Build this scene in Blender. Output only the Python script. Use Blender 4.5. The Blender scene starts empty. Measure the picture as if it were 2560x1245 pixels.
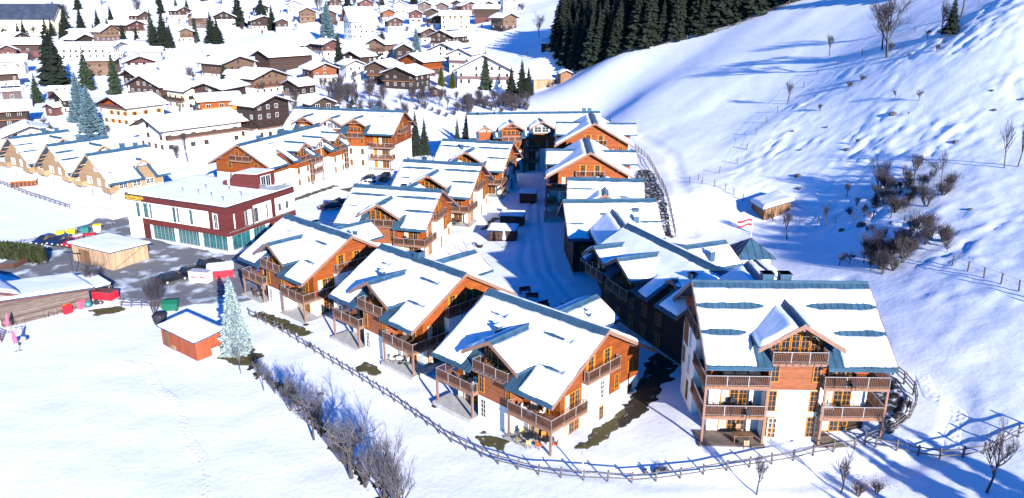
import bpy, bmesh, math, random
import numpy as np
from mathutils import Vector, Matrix
R_ = math.radians
random.seed(7)
S = bpy.context.scene
COL = S.collection

# ---------------------------------------------------------------- camera
cam_d = bpy.data.cameras.new('camera'); cam = bpy.data.objects.new('camera', cam_d); COL.objects.link(cam)
cam_d.sensor_width = 36.0; cam_d.sensor_fit = 'HORIZONTAL'; cam_d.lens = 27.075
cam_d.clip_start = 0.5; cam_d.clip_end = 6000
cam.matrix_world = Matrix.Translation((0, 0, 41)) @ Matrix.Rotation(R_(90 - 17.82), 4, 'X') @ Matrix.Rotation(R_(0.149), 4, 'Z')
S.camera = cam
S.render.resolution_x = 1024; S.render.resolution_y = 498
# ---------------------------------------------------------------- sky and sun
SUN_AZ, SUN_EL = 24.0, 18.0        # the sun stands behind the camera, to the right
W_ = bpy.data.worlds.new('World'); S.world = W_; W_.use_nodes = True
wn = W_.node_tree; wn.nodes.clear()
sky = wn.nodes.new('ShaderNodeTexSky'); sky.sky_type = 'NISHITA'; sky.sun_disc = False
sky.sun_elevation = R_(SUN_EL); sky.sun_rotation = R_(180 - SUN_AZ)
sky.altitude = 900; sky.air_density = 1.0; sky.dust_density = 0.3; sky.ozone_density = 6.0
hs = wn.nodes.new('ShaderNodeHueSaturation'); hs.inputs['Saturation'].default_value = 2.35; hs.inputs['Hue'].default_value = 0.512
bg = wn.nodes.new('ShaderNodeBackground'); bg.inputs['Strength'].default_value = 0.105
wo = wn.nodes.new('ShaderNodeOutputWorld')
wn.links.new(sky.outputs[0], hs.inputs['Color']); wn.links.new(hs.outputs[0], bg.inputs[0]); wn.links.new(bg.outputs[0], wo.inputs[0])
sd_ = bpy.data.lights.new('sun', 'SUN'); sd_.energy = 4.8; sd_.angle = R_(0.53); sd_.color = (1.0, 0.93, 0.85)
sun = bpy.data.objects.new('sun', sd_); COL.objects.link(sun)
sdir = Vector((-math.sin(R_(SUN_AZ)) * math.cos(R_(SUN_EL)), math.cos(R_(SUN_AZ)) * math.cos(R_(SUN_EL)), -math.sin(R_(SUN_EL))))
sun.rotation_euler = sdir.to_track_quat('-Z', 'Y').to_euler(); sun.location = (60, -120, 120)
S.view_settings.view_transform = 'Standard'; S.view_settings.look = 'None'
S.view_settings.exposure = 1.32; S.view_settings.gamma = 1.0; S.view_settings.use_curve_mapping = False
S.render.engine = 'CYCLES'; S.cycles.diffuse_bounces = 1; S.cycles.max_bounces = 4

# ---------------------------------------------------------------- noise
def _h(ix, iy, s):
    n = (ix * 374761393 + iy * 668265263 + s * 1442695041) & 0x7fffffff
    n = ((n ^ (n >> 13)) * 1274126177) & 0x7fffffff
    return ((n ^ (n >> 16)) & 0xffff) / 65535.0
def vnoise(x, y, s=0):
    x = np.asarray(x, float); y = np.asarray(y, float)
    x, y = np.broadcast_arrays(x, y)
    ix = np.floor(x).astype(np.int64); iy = np.floor(y).astype(np.int64); fx = x - ix; fy = y - iy
    fx = fx * fx * (3 - 2 * fx); fy = fy * fy * (3 - 2 * fy)
    a = _h(ix, iy, s); b = _h(ix + 1, iy, s); c = _h(ix, iy + 1, s); d = _h(ix + 1, iy + 1, s)
    return (a + (b - a) * fx) * (1 - fy) + (c + (d - c) * fx) * fy - 0.5
def fbm(x, y, s=0, o=3):
    r = 0; a = 1.0
    for i in range(o):
        r = r + a * vnoise(np.asarray(x) * 2 ** i, np.asarray(y) * 2 ** i, s + i * 17); a *= 0.5
    return r
def sstep(a, b, x):
    t = np.clip((x - a) / (b - a), 0, 1); return t * t * (3 - 2 * t)

# ---------------------------------------------------------------- materials
MATS = {}
def newmat(name):
    m = bpy.data.materials.new(name); m.use_nodes = True; MATS[name] = m
    nt = m.node_tree; b = nt.nodes['Principled BSDF']; return m, nt, b
def N(nt, t, **k):
    n = nt.nodes.new(t)
    for a, v in k.items(): setattr(n, a, v)
    return n
def mat(name, col, rough=0.7, metal=0.0, var=0.25, scale=3.0, bump=0.0, bscale=None, spec=0.3, planks=None, axis=2, tint=0.25, col2=None, stretch=None):
    m, nt, b = newmat(name); L = nt.links.new
    b.inputs['Roughness'].default_value = rough; b.inputs['Metallic'].default_value = metal; b.inputs['Specular IOR Level'].default_value = spec
    tc = N(nt, 'ShaderNodeTexCoord'); vec = tc.outputs['Object']
    if stretch:
        mp = N(nt, 'ShaderNodeMapping'); mp.inputs['Scale'].default_value = stretch; L(vec, mp.inputs[0]); vec2 = mp.outputs[0]
    else: vec2 = vec
    no = N(nt, 'ShaderNodeTexNoise'); no.inputs['Scale'].default_value = scale; no.inputs['Detail'].default_value = 5; no.inputs['Roughness'].default_value = 0.62
    L(vec2, no.inputs['Vector'])
    rmp = N(nt, 'ShaderNodeValToRGB'); c1 = [c * (1 - var) for c in col]; c2 = list(col2) if col2 else [min(1, c * (1 + var)) for c in col]
    rmp.color_ramp.elements[0].position = 0.32; rmp.color_ramp.elements[0].color = (*c1, 1)
    rmp.color_ramp.elements[1].position = 0.68; rmp.color_ramp.elements[1].color = (*c2, 1)
    L(no.outputs[0], rmp.inputs[0]); out = rmp.outputs[0]; hgt = no.outputs[0]
    if planks:
        sp = N(nt, 'ShaderNodeSeparateXYZ'); L(vec, sp.inputs[0])
        if axis == 3:
            ad = N(nt, 'ShaderNodeMath', operation='ADD'); L(sp.outputs[0], ad.inputs[0]); L(sp.outputs[1], ad.inputs[1]); z = ad.outputs[0]
        else: z = sp.outputs[axis]
        dv = N(nt, 'ShaderNodeMath', operation='DIVIDE'); dv.inputs[1].default_value = planks; L(z, dv.inputs[0])
        fl = N(nt, 'ShaderNodeMath', operation='FLOOR'); L(dv.outputs[0], fl.inputs[0])
        wnz = N(nt, 'ShaderNodeTexWhiteNoise', noise_dimensions='1D'); L(fl.outputs[0], wnz.inputs['W'])
        fr = N(nt, 'ShaderNodeMath', operation='FRACT'); L(dv.outputs[0], fr.inputs[0])
        mr = N(nt, 'ShaderNodeMapRange'); mr.inputs['From Min'].default_value = 0.02; mr.inputs['From Max'].default_value = 0.14; mr.inputs['To Min'].default_value = 0.35; L(fr.outputs[0], mr.inputs[0])
        tv = N(nt, 'ShaderNodeMapRange'); tv.inputs['To Min'].default_value = 1 - tint; tv.inputs['To Max'].default_value = 1 + tint * 0.6; L(wnz.outputs[0], tv.inputs[0])
        mu = N(nt, 'ShaderNodeMath', operation='MULTIPLY'); L(mr.outputs[0], mu.inputs[0]); L(tv.outputs[0], mu.inputs[1])
        mx = N(nt, 'ShaderNodeVectorMath', operation='SCALE'); L(out, mx.inputs[0]); L(mu.outputs[0], mx.inputs['Scale']); out = mx.outputs[0]; hgt = mr.outputs[0]; bump = bump or 0.4
        oi = N(nt, 'ShaderNodeObjectInfo'); ov = N(nt, 'ShaderNodeMapRange'); ov.inputs['To Min'].default_value = 0.78; ov.inputs['To Max'].default_value = 1.16; L(oi.outputs['Random'], ov.inputs[0])
        ox = N(nt, 'ShaderNodeVectorMath', operation='SCALE'); L(out, ox.inputs[0]); L(ov.outputs[0], ox.inputs['Scale']); out = ox.outputs[0]
    L(out, b.inputs['Base Color'])
    if bump:
        bp = N(nt, 'ShaderNodeBump'); bp.inputs['Strength'].default_value = bump; bp.inputs['Distance'].default_value = 0.05
        if bscale:
            n2 = N(nt, 'ShaderNodeTexNoise'); n2.inputs['Scale'].default_value = bscale; n2.inputs['Detail'].default_value = 4; L(vec2, n2.inputs['Vector']); hgt = n2.outputs[0]
        L(hgt, bp.inputs['Height']); L(bp.outputs[0], b.inputs['Normal'])
    return m
SNOWC = (0.77, 0.81, 0.89)
mat('snow', SNOWC, 0.75, var=0.04, scale=0.35, bump=0.8, bscale=1.3, spec=0.15)
mat('snow_roof', SNOWC, 0.75, var=0.03, scale=0.5, bump=0.25, bscale=2.2, spec=0.15)
mat('snow_dirty', (0.62, 0.68, 0.76), 0.8, var=0.18, scale=0.8, bump=0.4, bscale=2.5, spec=0.1)
mat('plaster', (0.80, 0.79, 0.76), 0.85, var=0.05, scale=1.2, bump=0.05, bscale=30, spec=0.1)
mat('plaster_cream', (0.74, 0.66, 0.47), 0.85, var=0.06, scale=1.2, spec=0.1)
mat('plaster_grey', (0.55, 0.55, 0.55), 0.85, var=0.08, scale=1.2, spec=0.1)
mat('plaster_yellow', (0.78, 0.72, 0.50), 0.85, var=0.05, scale=0.5, spec=0.1)
mat('timber', (0.26, 0.062, 0.011), 0.65, var=0.36, scale=2.2, planks=0.19, tint=0.2, stretch=(0.5, 0.5, 6))
mat('timber_pale', (0.23, 0.075, 0.031), 0.7, var=0.3, scale=2.2, planks=0.19, tint=0.2, stretch=(0.5, 0.5, 6))  # salmon village gables; on chalet centre blocks, grazing light as colour
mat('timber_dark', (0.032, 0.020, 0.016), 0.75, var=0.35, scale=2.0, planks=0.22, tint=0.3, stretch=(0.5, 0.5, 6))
mat('timber_brown', (0.065, 0.038, 0.030), 0.75, var=0.3, scale=2.0, planks=0.22, tint=0.3, stretch=(0.5, 0.5, 6))
mat('timber_red', (0.11, 0.045, 0.042), 0.75, var=0.25, scale=2.0, planks=0.22, tint=0.2, stretch=(0.5, 0.5, 6))
mat('timber_mauve', (0.125, 0.085, 0.085), 0.75, var=0.25, scale=2.0, planks=0.22, tint=0.2, stretch=(0.5, 0.5, 6))
mat('timber_hay', (0.15, 0.095, 0.066), 0.75, var=0.25, scale=2.0, planks=0.22, tint=0.2, stretch=(0.5, 0.5, 6))
mat('timber_tan', (0.36, 0.235, 0.13), 0.7, var=0.15, scale=2.0, planks=0.22, tint=0.12, stretch=(0.5, 0.5, 6))
mat('boards_raw', (0.40, 0.27, 0.17), 0.8, var=0.35, scale=1.6, planks=0.2, axis=3, tint=0.3, stretch=(6, 6, 0.4))
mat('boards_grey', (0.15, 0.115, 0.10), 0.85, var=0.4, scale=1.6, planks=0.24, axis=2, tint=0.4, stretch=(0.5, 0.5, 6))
mat('boards_weathered', (0.22, 0.12, 0.065), 0.85, var=0.45, scale=1.3, planks=0.22, axis=3, tint=0.35, stretch=(6, 6, 0.4))
mat('red_boards', (0.36, 0.085, 0.035), 0.75, var=0.25, scale=1.4, planks=0.16, axis=3, tint=0.15, stretch=(5, 5, 0.5))
mat('hotel_wood', (0.105, 0.022, 0.020), 0.6, var=0.25, scale=2.0, planks=0.2, tint=0.22, stretch=(0.4, 0.4, 7))
mat('balcony_wood', (0.082, 0.038, 0.024), 0.7, var=0.25, scale=5.0)
mat('deck_wood', (0.30, 0.14, 0.07), 0.75, var=0.25, scale=4.0, planks=0.14, axis=0, tint=0.25)
mat('beam_wood', (0.22, 0.125, 0.092), 0.7, var=0.2, scale=4.0)
mat('orange_frame', (0.40, 0.15, 0.01), 0.55, var=0.12, scale=4)
mat('white_frame', (0.75, 0.75, 0.74), 0.5, var=0.04)
mat('brown_frame', (0.16, 0.07, 0.04), 0.6, var=0.15)
mat('grey_frame', (0.18, 0.20, 0.22), 0.5, var=0.1)
mat('roof_metal', (0.032, 0.080, 0.135), 0.5, metal=0.0, var=0.25, scale=0.9, spec=0.25)
mat('roof_dark', (0.05, 0.065, 0.10), 0.5, metal=0.2, var=0.3, scale=0.25)
mat('rail_metal', (0.50, 0.50, 0.52), 0.4, metal=0.5, var=0.05)
mat('dark_metal', (0.04, 0.045, 0.05), 0.5, metal=0.4, var=0.1)
mat('concrete', (0.40, 0.40, 0.39), 0.9, var=0.15, scale=1.5, bump=0.2, bscale=8)
mat('rock', (0.10, 0.095, 0.09), 0.9, var=0.4, scale=1.5, bump=0.5, bscale=4)
mat('asphalt', (0.12, 0.122, 0.13), 0.75, var=0.5, scale=0.25, bump=0.2, bscale=8)
mat('grass_dry', (0.10, 0.085, 0.035), 0.95, var=0.5, scale=2.0, bump=0.6, bscale=12)
mat('soil', (0.045, 0.034, 0.025), 0.95, var=0.5, scale=1.5, bump=0.6, bscale=6)
mat('bark', (0.065, 0.054, 0.054), 0.9, var=0.35, scale=5)
mat('twig', (0.048, 0.042, 0.05), 0.9, var=0.3, scale=3)
mat('twig_frost', (0.115, 0.11, 0.125), 0.9, var=0.3, scale=3)
mat('bark_pale', (0.42, 0.38, 0.34), 0.9, var=0.4, scale=3)
mat('fence_wood', (0.11, 0.10, 0.10), 0.85, var=0.4, scale=3)
mat('spruce', (0.009, 0.016, 0.010), 0.8, var=0.4, scale=0.5)
mat('spruce_mid', (0.022, 0.038, 0.020), 0.8, var=0.4, scale=0.5)
mat('thuja', (0.075, 0.085, 0.018), 0.8, var=0.4, scale=1.0)
mat('hedge_green', (0.030, 0.040, 0.014), 0.85, var=0.5, scale=1.0)
mat('leaf_rust', (0.16, 0.045, 0.03), 0.8, var=0.3)
mat('paint_black', (0.006, 0.007, 0.010), 0.25, var=0.05, spec=0.6)
mat('paint_blue', (0.012, 0.020, 0.06), 0.25, var=0.05, spec=0.6)
mat('paint_red', (0.42, 0.012, 0.015), 0.3, var=0.05, spec=0.6)
mat('paint_silver', (0.5, 0.52, 0.55), 0.3, metal=0.4, var=0.04)
mat('paint_white', (0.78, 0.78, 0.78), 0.4, var=0.03)
mat('tarp_red', (0.55, 0.015, 0.03), 0.5, var=0.12, scale=2, bump=0.2, bscale=3)
mat('cloth_pink', (0.72, 0.10, 0.18), 0.8, var=0.2, scale=2)
mat('cloth_white', (0.75, 0.75, 0.76), 0.8, var=0.08)
mat('cloth_dark', (0.02, 0.022, 0.03), 0.7, var=0.2)
mat('flag_red', (0.55, 0.02, 0.04), 0.8, var=0.05)
mat('bin_green', (0.01, 0.12, 0.07), 0.5, var=0.1)
mat('bin_teal', (0.02, 0.16, 0.16), 0.5, var=0.1)
mat('wicker', (0.42, 0.30, 0.14), 0.7, var=0.2)
mat('yellow', (0.75, 0.60, 0.03), 0.5, var=0.1)
mat('orange', (0.70, 0.16, 0.02), 0.6, var=0.15)
mat('rubber', (0.015, 0.015, 0.016), 0.8, var=0.2)
mat('water_pool', (0.05, 0.45, 0.45), 0.1, var=0.1)
mat('curtain', (0.6, 0.58, 0.55), 0.9, var=0.25, scale=3, planks=0.25, axis=3)
mat('gold', (0.80, 0.55, 0.05), 0.4, metal=0.3, var=0.08)
mat('solar', (0.01, 0.015, 0.06), 0.15, var=0.1, spec=0.6)
mat('blue_tarp', (0.02, 0.10, 0.45), 0.5, var=0.1)
mat('glass', (0.018, 0.022, 0.028), 0.06, var=0.5, scale=0.7, spec=0.6)
mat('glass_teal', (0.015, 0.10, 0.11), 0.06, var=0.5, scale=0.6, spec=0.6)
def mat_snowy(name, col, amount, sc=1.4, top=(0.62, 0.70, 0.78)):
    m, nt, b = newmat(name); L = nt.links.new; b.inputs['Roughness'].default_value = 0.8; b.inputs['Specular IOR Level'].default_value = 0.15
    tc = N(nt, 'ShaderNodeTexCoord'); no = N(nt, 'ShaderNodeTexNoise'); no.inputs['Scale'].default_value = sc; no.inputs['Detail'].default_value = 6; L(tc.outputs['Object'], no.inputs['Vector'])
    r = N(nt, 'ShaderNodeValToRGB'); r.color_ramp.elements[0].position = 0.52 - amount; r.color_ramp.elements[0].color = (*col, 1)
    r.color_ramp.elements[1].position = 0.68 - amount; r.color_ramp.elements[1].color = (*top, 1)
    L(no.outputs[0], r.inputs[0]); L(r.outputs[0], b.inputs['Base Color'])
mat_snowy('spruce_frost', (0.09, 0.145, 0.145), 0.06, 5.0, (0.40, 0.47, 0.5))
mat_snowy('spruce_blue', (0.05, 0.10, 0.125), -0.0, 4.0, (0.25, 0.34, 0.4))
mat_snowy('asphalt_snowy', (0.15, 0.155, 0.17), 0.0, 0.3)
mat_snowy('grass_snowy', (0.085, 0.075, 0.032), -0.1, 1.6)
mat_snowy('soil_snowy', (0.035, 0.028, 0.022), -0.09, 1.2)
mat_snowy('bank_stones', (0.03, 0.028, 0.03), 0.02)

# ---------------------------------------------------------------- mesh builder
class MB:
    def __init__(s): s.v = []; s.f = []; s.m = []
    def add(s, vs, fs, mi=0):
        o = len(s.v); s.v += [tuple(map(float, v)) for v in vs]; s.f += [tuple(i + o for i in f) for f in fs]; s.m += [mi] * len(fs); return s
    def box(s, x0, x1, y0, y1, z0, z1, mi=0):
        return s.hexa([(x0, y0, z0), (x1, y0, z0), (x1, y1, z0), (x0, y1, z0)], [(x0, y0, z1), (x1, y0, z1), (x1, y1, z1), (x0, y1, z1)], mi)
    def hexa(s, b, t, mi=0):
        n = len(b)
        return s.add(list(b) + list(t), [tuple(range(n))[::-1], tuple(range(n, 2 * n))] + [(i, (i + 1) % n, n + (i + 1) % n, n + i) for i in range(n)], mi)
    def prism(s, poly, d, mi=0):
        return s.hexa(poly, [tuple(p[i] + d[i] for i in range(3)) for p in poly], mi)
    def beam(s, p, q, w, h, mi=0):
        p = Vector(p); q = Vector(q); d = (q - p).normalized(); up = Vector((0, 0, 1)) if abs(d.z) < 0.95 else Vector((0, 1, 0))
        a = d.cross(up).normalized() * (w / 2); c = a.normalized().cross(d).normalized() * (h / 2)
        r = [-a - c, a - c, a + c, -a + c]
        return s.hexa([p + k for k in r], [q + k for k in r], mi)
    def tube(s, pts, rad, n=6, mi=0, cap=True):
        pts = [Vector(p) for p in pts]; rings = []
        for i, p in enumerate(pts):
            d = (pts[min(i + 1, len(pts) - 1)] - pts[max(i - 1, 0)])
            d = d.normalized() if d.length > 1e-9 else Vector((0, 0, 1))
            a = d.cross(Vector((0.31, 0.2, 0.93) if abs(d.z) < 0.9 else (1, 0, 0))).normalized(); b = d.cross(a)
            r = rad[i] if isinstance(rad, (list, tuple)) else rad
            rings.append([p + (a * math.cos(2 * math.pi * k / n) + b * math.sin(2 * math.pi * k / n)) * r for k in range(n)])
        vs = [v for r in rings for v in r]; fs = []
        for i in range(len(pts) - 1):
            for k in range(n): fs.append((i * n + k, i * n + (k + 1) % n, (i + 1) * n + (k + 1) % n, (i + 1) * n + k))
        if cap: fs += [tuple(range(n))[::-1], tuple(range((len(pts) - 1) * n, len(pts) * n))]
        return s.add(vs, fs, mi)
    def lathe(s, prof, n=12, c=(0, 0, 0), mi=0):
        vs = []; fs = []
        for r, z in prof:
            for k in range(n): vs.append((c[0] + r * math.cos(2 * math.pi * k / n), c[1] + r * math.sin(2 * math.pi * k / n), c[2] + z))
        for i in range(len(prof) - 1):
            for k in range(n): fs.append((i * n + k, i * n + (k + 1) % n, (i + 1) * n + (k + 1) % n, (i + 1) * n + k))
        fs += [tuple(range(n))[::-1], tuple(range((len(prof) - 1) * n, len(prof) * n))]
        return s.add(vs, fs, mi)
    def mesh(s, name, mats, smooth=False, recalc=True):
        me = bpy.data.meshes.new(name); me.from_pydata(s.v, [], s.f)
        for m in ([mats] if isinstance(mats, str) else mats): me.materials.append(MATS[m])
        if any(s.m): me.polygons.foreach_set('material_index', s.m)
        if recalc:
            bm = bmesh.new(); bm.from_mesh(me); bmesh.ops.recalc_face_normals(bm, faces=bm.faces); bm.to_mesh(me); bm.free()
        if smooth: me.polygons.foreach_set('use_smooth', [True] * len(me.polygons))
        me.update(); return me
    def build(s, name, mats, parent=None, smooth=False, recalc=True, **tags):
        return link(name, s.mesh(name, mats, smooth, recalc), parent, **tags)
def link(name, me, parent=None, loc=None, rz=None, **tags):
    o = bpy.data.objects.new(name, me); COL.objects.link(o)
    if parent is not None: o.parent = parent
    if loc is not None: o.location = loc
    if rz is not None: o.rotation_euler = (0, 0, rz)
    for k, v in tags.items(): o[k] = v
    return o
def thing(name, label, cat, loc=(0, 0, 0), rz=0.0, group=None, s=None):
    o = bpy.data.objects.new(name, None); COL.objects.link(o); o.empty_display_size = 0.3
    o.location = loc; o.rotation_euler = (0, 0, rz); o['label'] = label; o['category'] = cat
    if group: o['group'] = group
    if s: o.scale = (s, s, s) if not isinstance(s, tuple) else s
    return o
def tag(o, label, cat, group=None):
    o['label'] = label; o['category'] = cat
    if group: o['group'] = group
    return o
KIDS = {}
def copy_tree(o, parent=None):
    c = o.copy(); COL.objects.link(c)
    if parent is not None: c.parent = parent
    for ch in list(o.children): copy_tree(ch, c)
    return c
_MC = {}
def cached(key, fn):
    if key not in _MC: _MC[key] = fn()
    return _MC[key]

# ---------------------------------------------------------------- terrain
_C = np.array([[float(v) for v in r.split(',')] for r in "44.8,130,4.5;32.9,147,5.6;41.2,167,8;37.3,194,9.7;37,226,13.9;33.1,280,20.4;49.8,268,24.9;67.9,262,32.3;88.7,250,41.6;62.4,176,19.1;47.9,160,9.4;53.5,166,14.3;49.7,185,14.1;57.3,186,17.8;80.5,172,30.8;91.9,165,37.6;97.9,155,41.5;84,128,25.8;73.8,112,17.8;61,112,12.9;49.7,93,8.1;50.3,121,6.5;60.3,86,12.2;51.5,71,8.7;46.6,62.5,6.6;40.5,52,3.9;34.5,56,2.6;46.2,74,7.3;17.8,325,19.7;16.5,312,10.5;14,345,20.4;-26.5,285,6.6;-56.4,288,6.1;-84.2,282,6.8;-131.3,290,5.7;-152.9,250,4.1;-197.5,300,4.3;-17.2,420,19.6;-82.4,430,18.9;-150.9,440,16.1;-231.9,470,16.5;-309.1,500,17.2;-25.9,640,32.9;-156.9,540,23.5;-279.1,570,25;-380.4,620,26.4;-221.2,700,49.8;-89.8,600,34.7;-60.7,640,38.3;-125.4,630,36.4;-162.3,560,27.2;-232.6,600,35.2;-135.4,720,48.6;-64.5,720,47.1;-0.5,660,43.7;16.2,560,36.7;-316.1,650,36.7;-420.6,720,41.2;2.5,255,3.8;26.7,235,6.7;3.4,74,0;-11.3,91,0;-28,107,-0.4;-19.9,130.6,-0.3;-13.7,150,0.3;-7.7,170.7,0.9;-41.9,198.7,0.9;-54,180,0.1;26,68,2.2;30,78,3;19.6,88.6,1.7;15,116,1.3;14.9,150,1.7;17.9,171,2.4;5.3,193,1.5;2,95,0.3;3,120,0.6;20,56,1.6;18,61.5,2.2;16.5,63,2.2;20,61,2.2;28,61,2.3;16.8,66,2.2;25,61,2.2;30.5,62.5,2.2;22,64,2.2;10,56,0.8;0,50,-0.3;-20,50,-0.8;-40,80,-0.8;-60,100,-0.6;-55,130,-0.2;-90,160,-0.1;-115,188,0.2;-150,220,0.5;-70,60,-1;-120,110,-0.6;-160,60,-1;0,0,-2;60,0,8;60,40,9;-100,0,-3;0,-80,-3;100,-60,12;-150,-60,-4;36,86,4;140,120,40;140,60,28;160,200,58;80,330,50;200,350,85;0,1200,190;-500,1200,220;400,900,220;-700,700,70;-450,400,14;-300,200,3;300,600,110;-900,300,40;-500,0,5;300,0,60;300,150,85;-300,900,100".split(';')])
def _tps(C, lam=1.5):
    n = len(C); P = C[:, :2] / 100; d = np.linalg.norm(P[:, None] - P[None], axis=2)
    K = np.where(d > 0, d * d * np.log(d + 1e-12), 0) + lam * 1e-3 * np.eye(n)
    A = np.zeros((n + 3, n + 3)); A[:n, :n] = K; A[:n, n] = 1; A[:n, n + 1:] = P; A[n:, :n] = A[:n, n:].T
    return np.linalg.solve(A, np.concatenate([C[:, 2], np.zeros(3)]))
_W = _tps(_C)
def zbase(X, Y):
    X = np.asarray(X, float) / 100; Y = np.asarray(Y, float) / 100; s = _W[-3] + _W[-2] * X + _W[-1] * Y
    for (a, b), w in zip(_C[:, :2] / 100, _W[:-3]):
        r2 = (X - a) ** 2 + (Y - b) ** 2 + 1e-18; s = s + w * .5 * r2 * np.log(r2)
    return s
def seg_dist(X, Y, pl):
    d = np.full(np.shape(X), 1e9)
    for (x0, y0), (x1, y1) in zip(pl[:-1], pl[1:]):
        vx, vy = x1 - x0, y1 - y0; t = np.clip(((X - x0) * vx + (Y - y0) * vy) / (vx * vx + vy * vy + 1e-12), 0, 1)
        d = np.minimum(d, np.hypot(X - x0 - t * vx, Y - y0 - t * vy))
    return d
def poly_sd(X, Y, poly):
    ins = np.zeros(np.shape(X), bool); n = len(poly)
    for i in range(n):
        x0, y0 = poly[i]; x1, y1 = poly[(i + 1) % n]
        c = ((y0 > Y) != (y1 > Y)) & (X < (x1 - x0) * (Y - y0) / (y1 - y0 + 1e-12) + x0); ins ^= c
    d = seg_dist(X, Y, list(poly) + [poly[0]]); return np.where(ins, d, -d)
# the bumpy, tree-strewn bank right of the houses
BANK = [(36, 156), (48, 158), (62, 176), (72, 180), (82, 172), (95, 168), (130, 160), (125, 96), (92, 76), (66, 78), (52, 92), (50, 112), (40, 128), (34, 142)]
TRACKS = [[(9, 99), (7, 101.8), (4.6, 113.6), (3.9, 131), (4.1, 151), (5.4, 178)], [(10.6, 99.6), (8.5, 102.4), (6.1, 113.8), (5.4, 131), (5.6, 151), (6.9, 178)],
          [(2.4, 113), (1.6, 120), (2.4, 130), (3.2, 140)]]
PATHS = [[(44, 96), (39, 86), (40, 76), (43, 66), (40, 60), (33, 58), (24, 57), (12, 58), (4, 62)], [(31, 128), (34, 150), (37, 175), (33, 196)]]
def terrain_z(X, Y):
    X = np.asarray(X, float); Y = np.asarray(Y, float)
    z = zbase(X, Y)
    m = sstep(-4, 4, poly_sd(X, Y, BANK))
    # lumps lean down the slope: stretch the noise across it
    a = X * 0.8 + Y * 0.6; b = -X * 0.6 + Y * 0.8
    lump = fbm(a / 2.6, b / 1.5, 3, 3); lump2 = np.abs(vnoise(a / 1.4, b / .9, 9)) 
    big = fbm(X / 11, Y / 14, 5, 2); thin = 0.12 + 1.05 * sstep(-0.22, 0.3, vnoise(X / 13, Y / 13, 77) + .5 * vnoise(X / 5, Y / 5, 78))
    z = z + m * (0.28 * lump * thin + 0.34 * lump2 * thin + 0.3 * big + 0.24 * (0.4 + thin) * fbm(X / 1.5, Y / 1.3, 61, 2))
    far = sstep(300, 500, Y); z = z + far * 3.0 * fbm(X / 45, Y / 45, 21, 3)
    mead = sstep(30, 45, X) * sstep(150, 190, Y) * (1 - m); z = z + mead * (0.5 * vnoise((X + .4 * Y) / 22, (Y - .6 * X) / 9, 31))
    flat = (1 - m) * (1 - far); z = z + flat * (0.08 * fbm(X / 3.0, Y / 3.0, 41, 2) + 0.12 * vnoise(X / 9 + Y / 14, Y / 4.5, 43))
    low = sstep(38, 50, X) * sstep(100, 84, Y) * sstep(52, 60, Y) * (1 - m); z = z + low * 0.16 * fbm(a / 2.2, b / 1.3, 67, 2)
    for pl in TRACKS: z = z - 0.2 * np.exp(-(seg_dist(X, Y, pl) / 0.45) ** 2) + 0.1 * np.exp(-((seg_dist(X, Y, pl) - 0.9) / 0.35) ** 2)
    for pl in PATHS: z = z - 0.22 * np.exp(-(seg_dist(X, Y, pl) / 1.3) ** 4)
    return z
def zt(x, y): return float(terrain_z(np.array([x]), np.array([y]))[0])
def axis_pts(lo, a, b, hi, step, g=1.045):
    c = list(np.arange(a, b + 1e-6, step)); s = step; v = b
    while v < hi: s *= g; v += s; c.append(v)
    s = step; v = a; L = []
    while v > lo: s *= g; v -= s; L.append(v)
    return np.array(L[::-1] + c)
gx = axis_pts(-1100, -30, 100, 900, 0.62); gy = axis_pts(-150, 46, 185, 1500, 0.62)
GX, GY = np.meshgrid(gx, gy); GZ = terrain_z(GX, GY)
def grid_mesh(name, P, nx, ny, mats, keep=None):
    me = bpy.data.meshes.new(name); idx = np.arange(nx * ny).reshape(ny, nx)
    q = np.stack([idx[:-1, :-1], idx[:-1, 1:], idx[1:, 1:], idx[1:, :-1]], -1).reshape(-1, 4)
    if keep is not None:
        q = q[keep.reshape(-1)]
        used = np.unique(q); rm = np.full(nx * ny, -1); rm[used] = np.arange(len(used)); q = rm[q]; P = P[used]
    if not len(q): return None
    me.vertices.add(len(P)); me.vertices.foreach_set('co', np.ascontiguousarray(P, np.float32).ravel())
    me.loops.add(q.size); me.loops.foreach_set('vertex_index', q.astype(np.int32).ravel())
    me.polygons.add(len(q)); me.polygons.foreach_set('loop_start', np.arange(0, q.size, 4, dtype=np.int32))
    try: me.polygons.foreach_set('loop_total', np.full(len(q), 4, np.int32))
    except Exception: pass
    me.materials.append(MATS[mats]); me.polygons.foreach_set('use_smooth', [True] * len(q)); me.update(calc_edges=True); me.validate(); return me
link('ground', grid_mesh('ground', np.stack([GX, GY, GZ], -1).reshape(-1, 3), len(gx), len(gy), 'snow'), kind='structure', label='snow covered valley floor and hillside')
def patch(name, poly, m, dz=0.05, res=0.5, rag=0.8, rs=2.5, seed=1, kind='structure', thick=0.0, parent=None, **tags):
    """a sheet lying on the ground with a ragged outline"""
    xs = [p[0] for p in poly]; ys = [p[1] for p in poly]
    x = np.arange(min(xs) - 1, max(xs) + 1 + res, res); y = np.arange(min(ys) - 1, max(ys) + 1 + res, res); X, Y = np.meshgrid(x, y)
    sd = poly_sd(X, Y, poly) + rag * 1.6 * fbm(X / rs, Y / rs, seed, 3)
    Zv = terrain_z(X, Y) + np.where(sd > 0, dz + thick * sstep(0, 0.5, sd), np.maximum(-0.4, dz + sd * 0.5))
    k = sd > -res * 0.2; keep = k[:-1, :-1] | k[:-1, 1:] | k[1:, 1:] | k[1:, :-1]
    me = grid_mesh(name, np.stack([X, Y, Zv], -1).reshape(-1, 3), len(x), len(y), m, keep)
    return link(name, me, parent, kind=kind, **tags) if me else None
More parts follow.
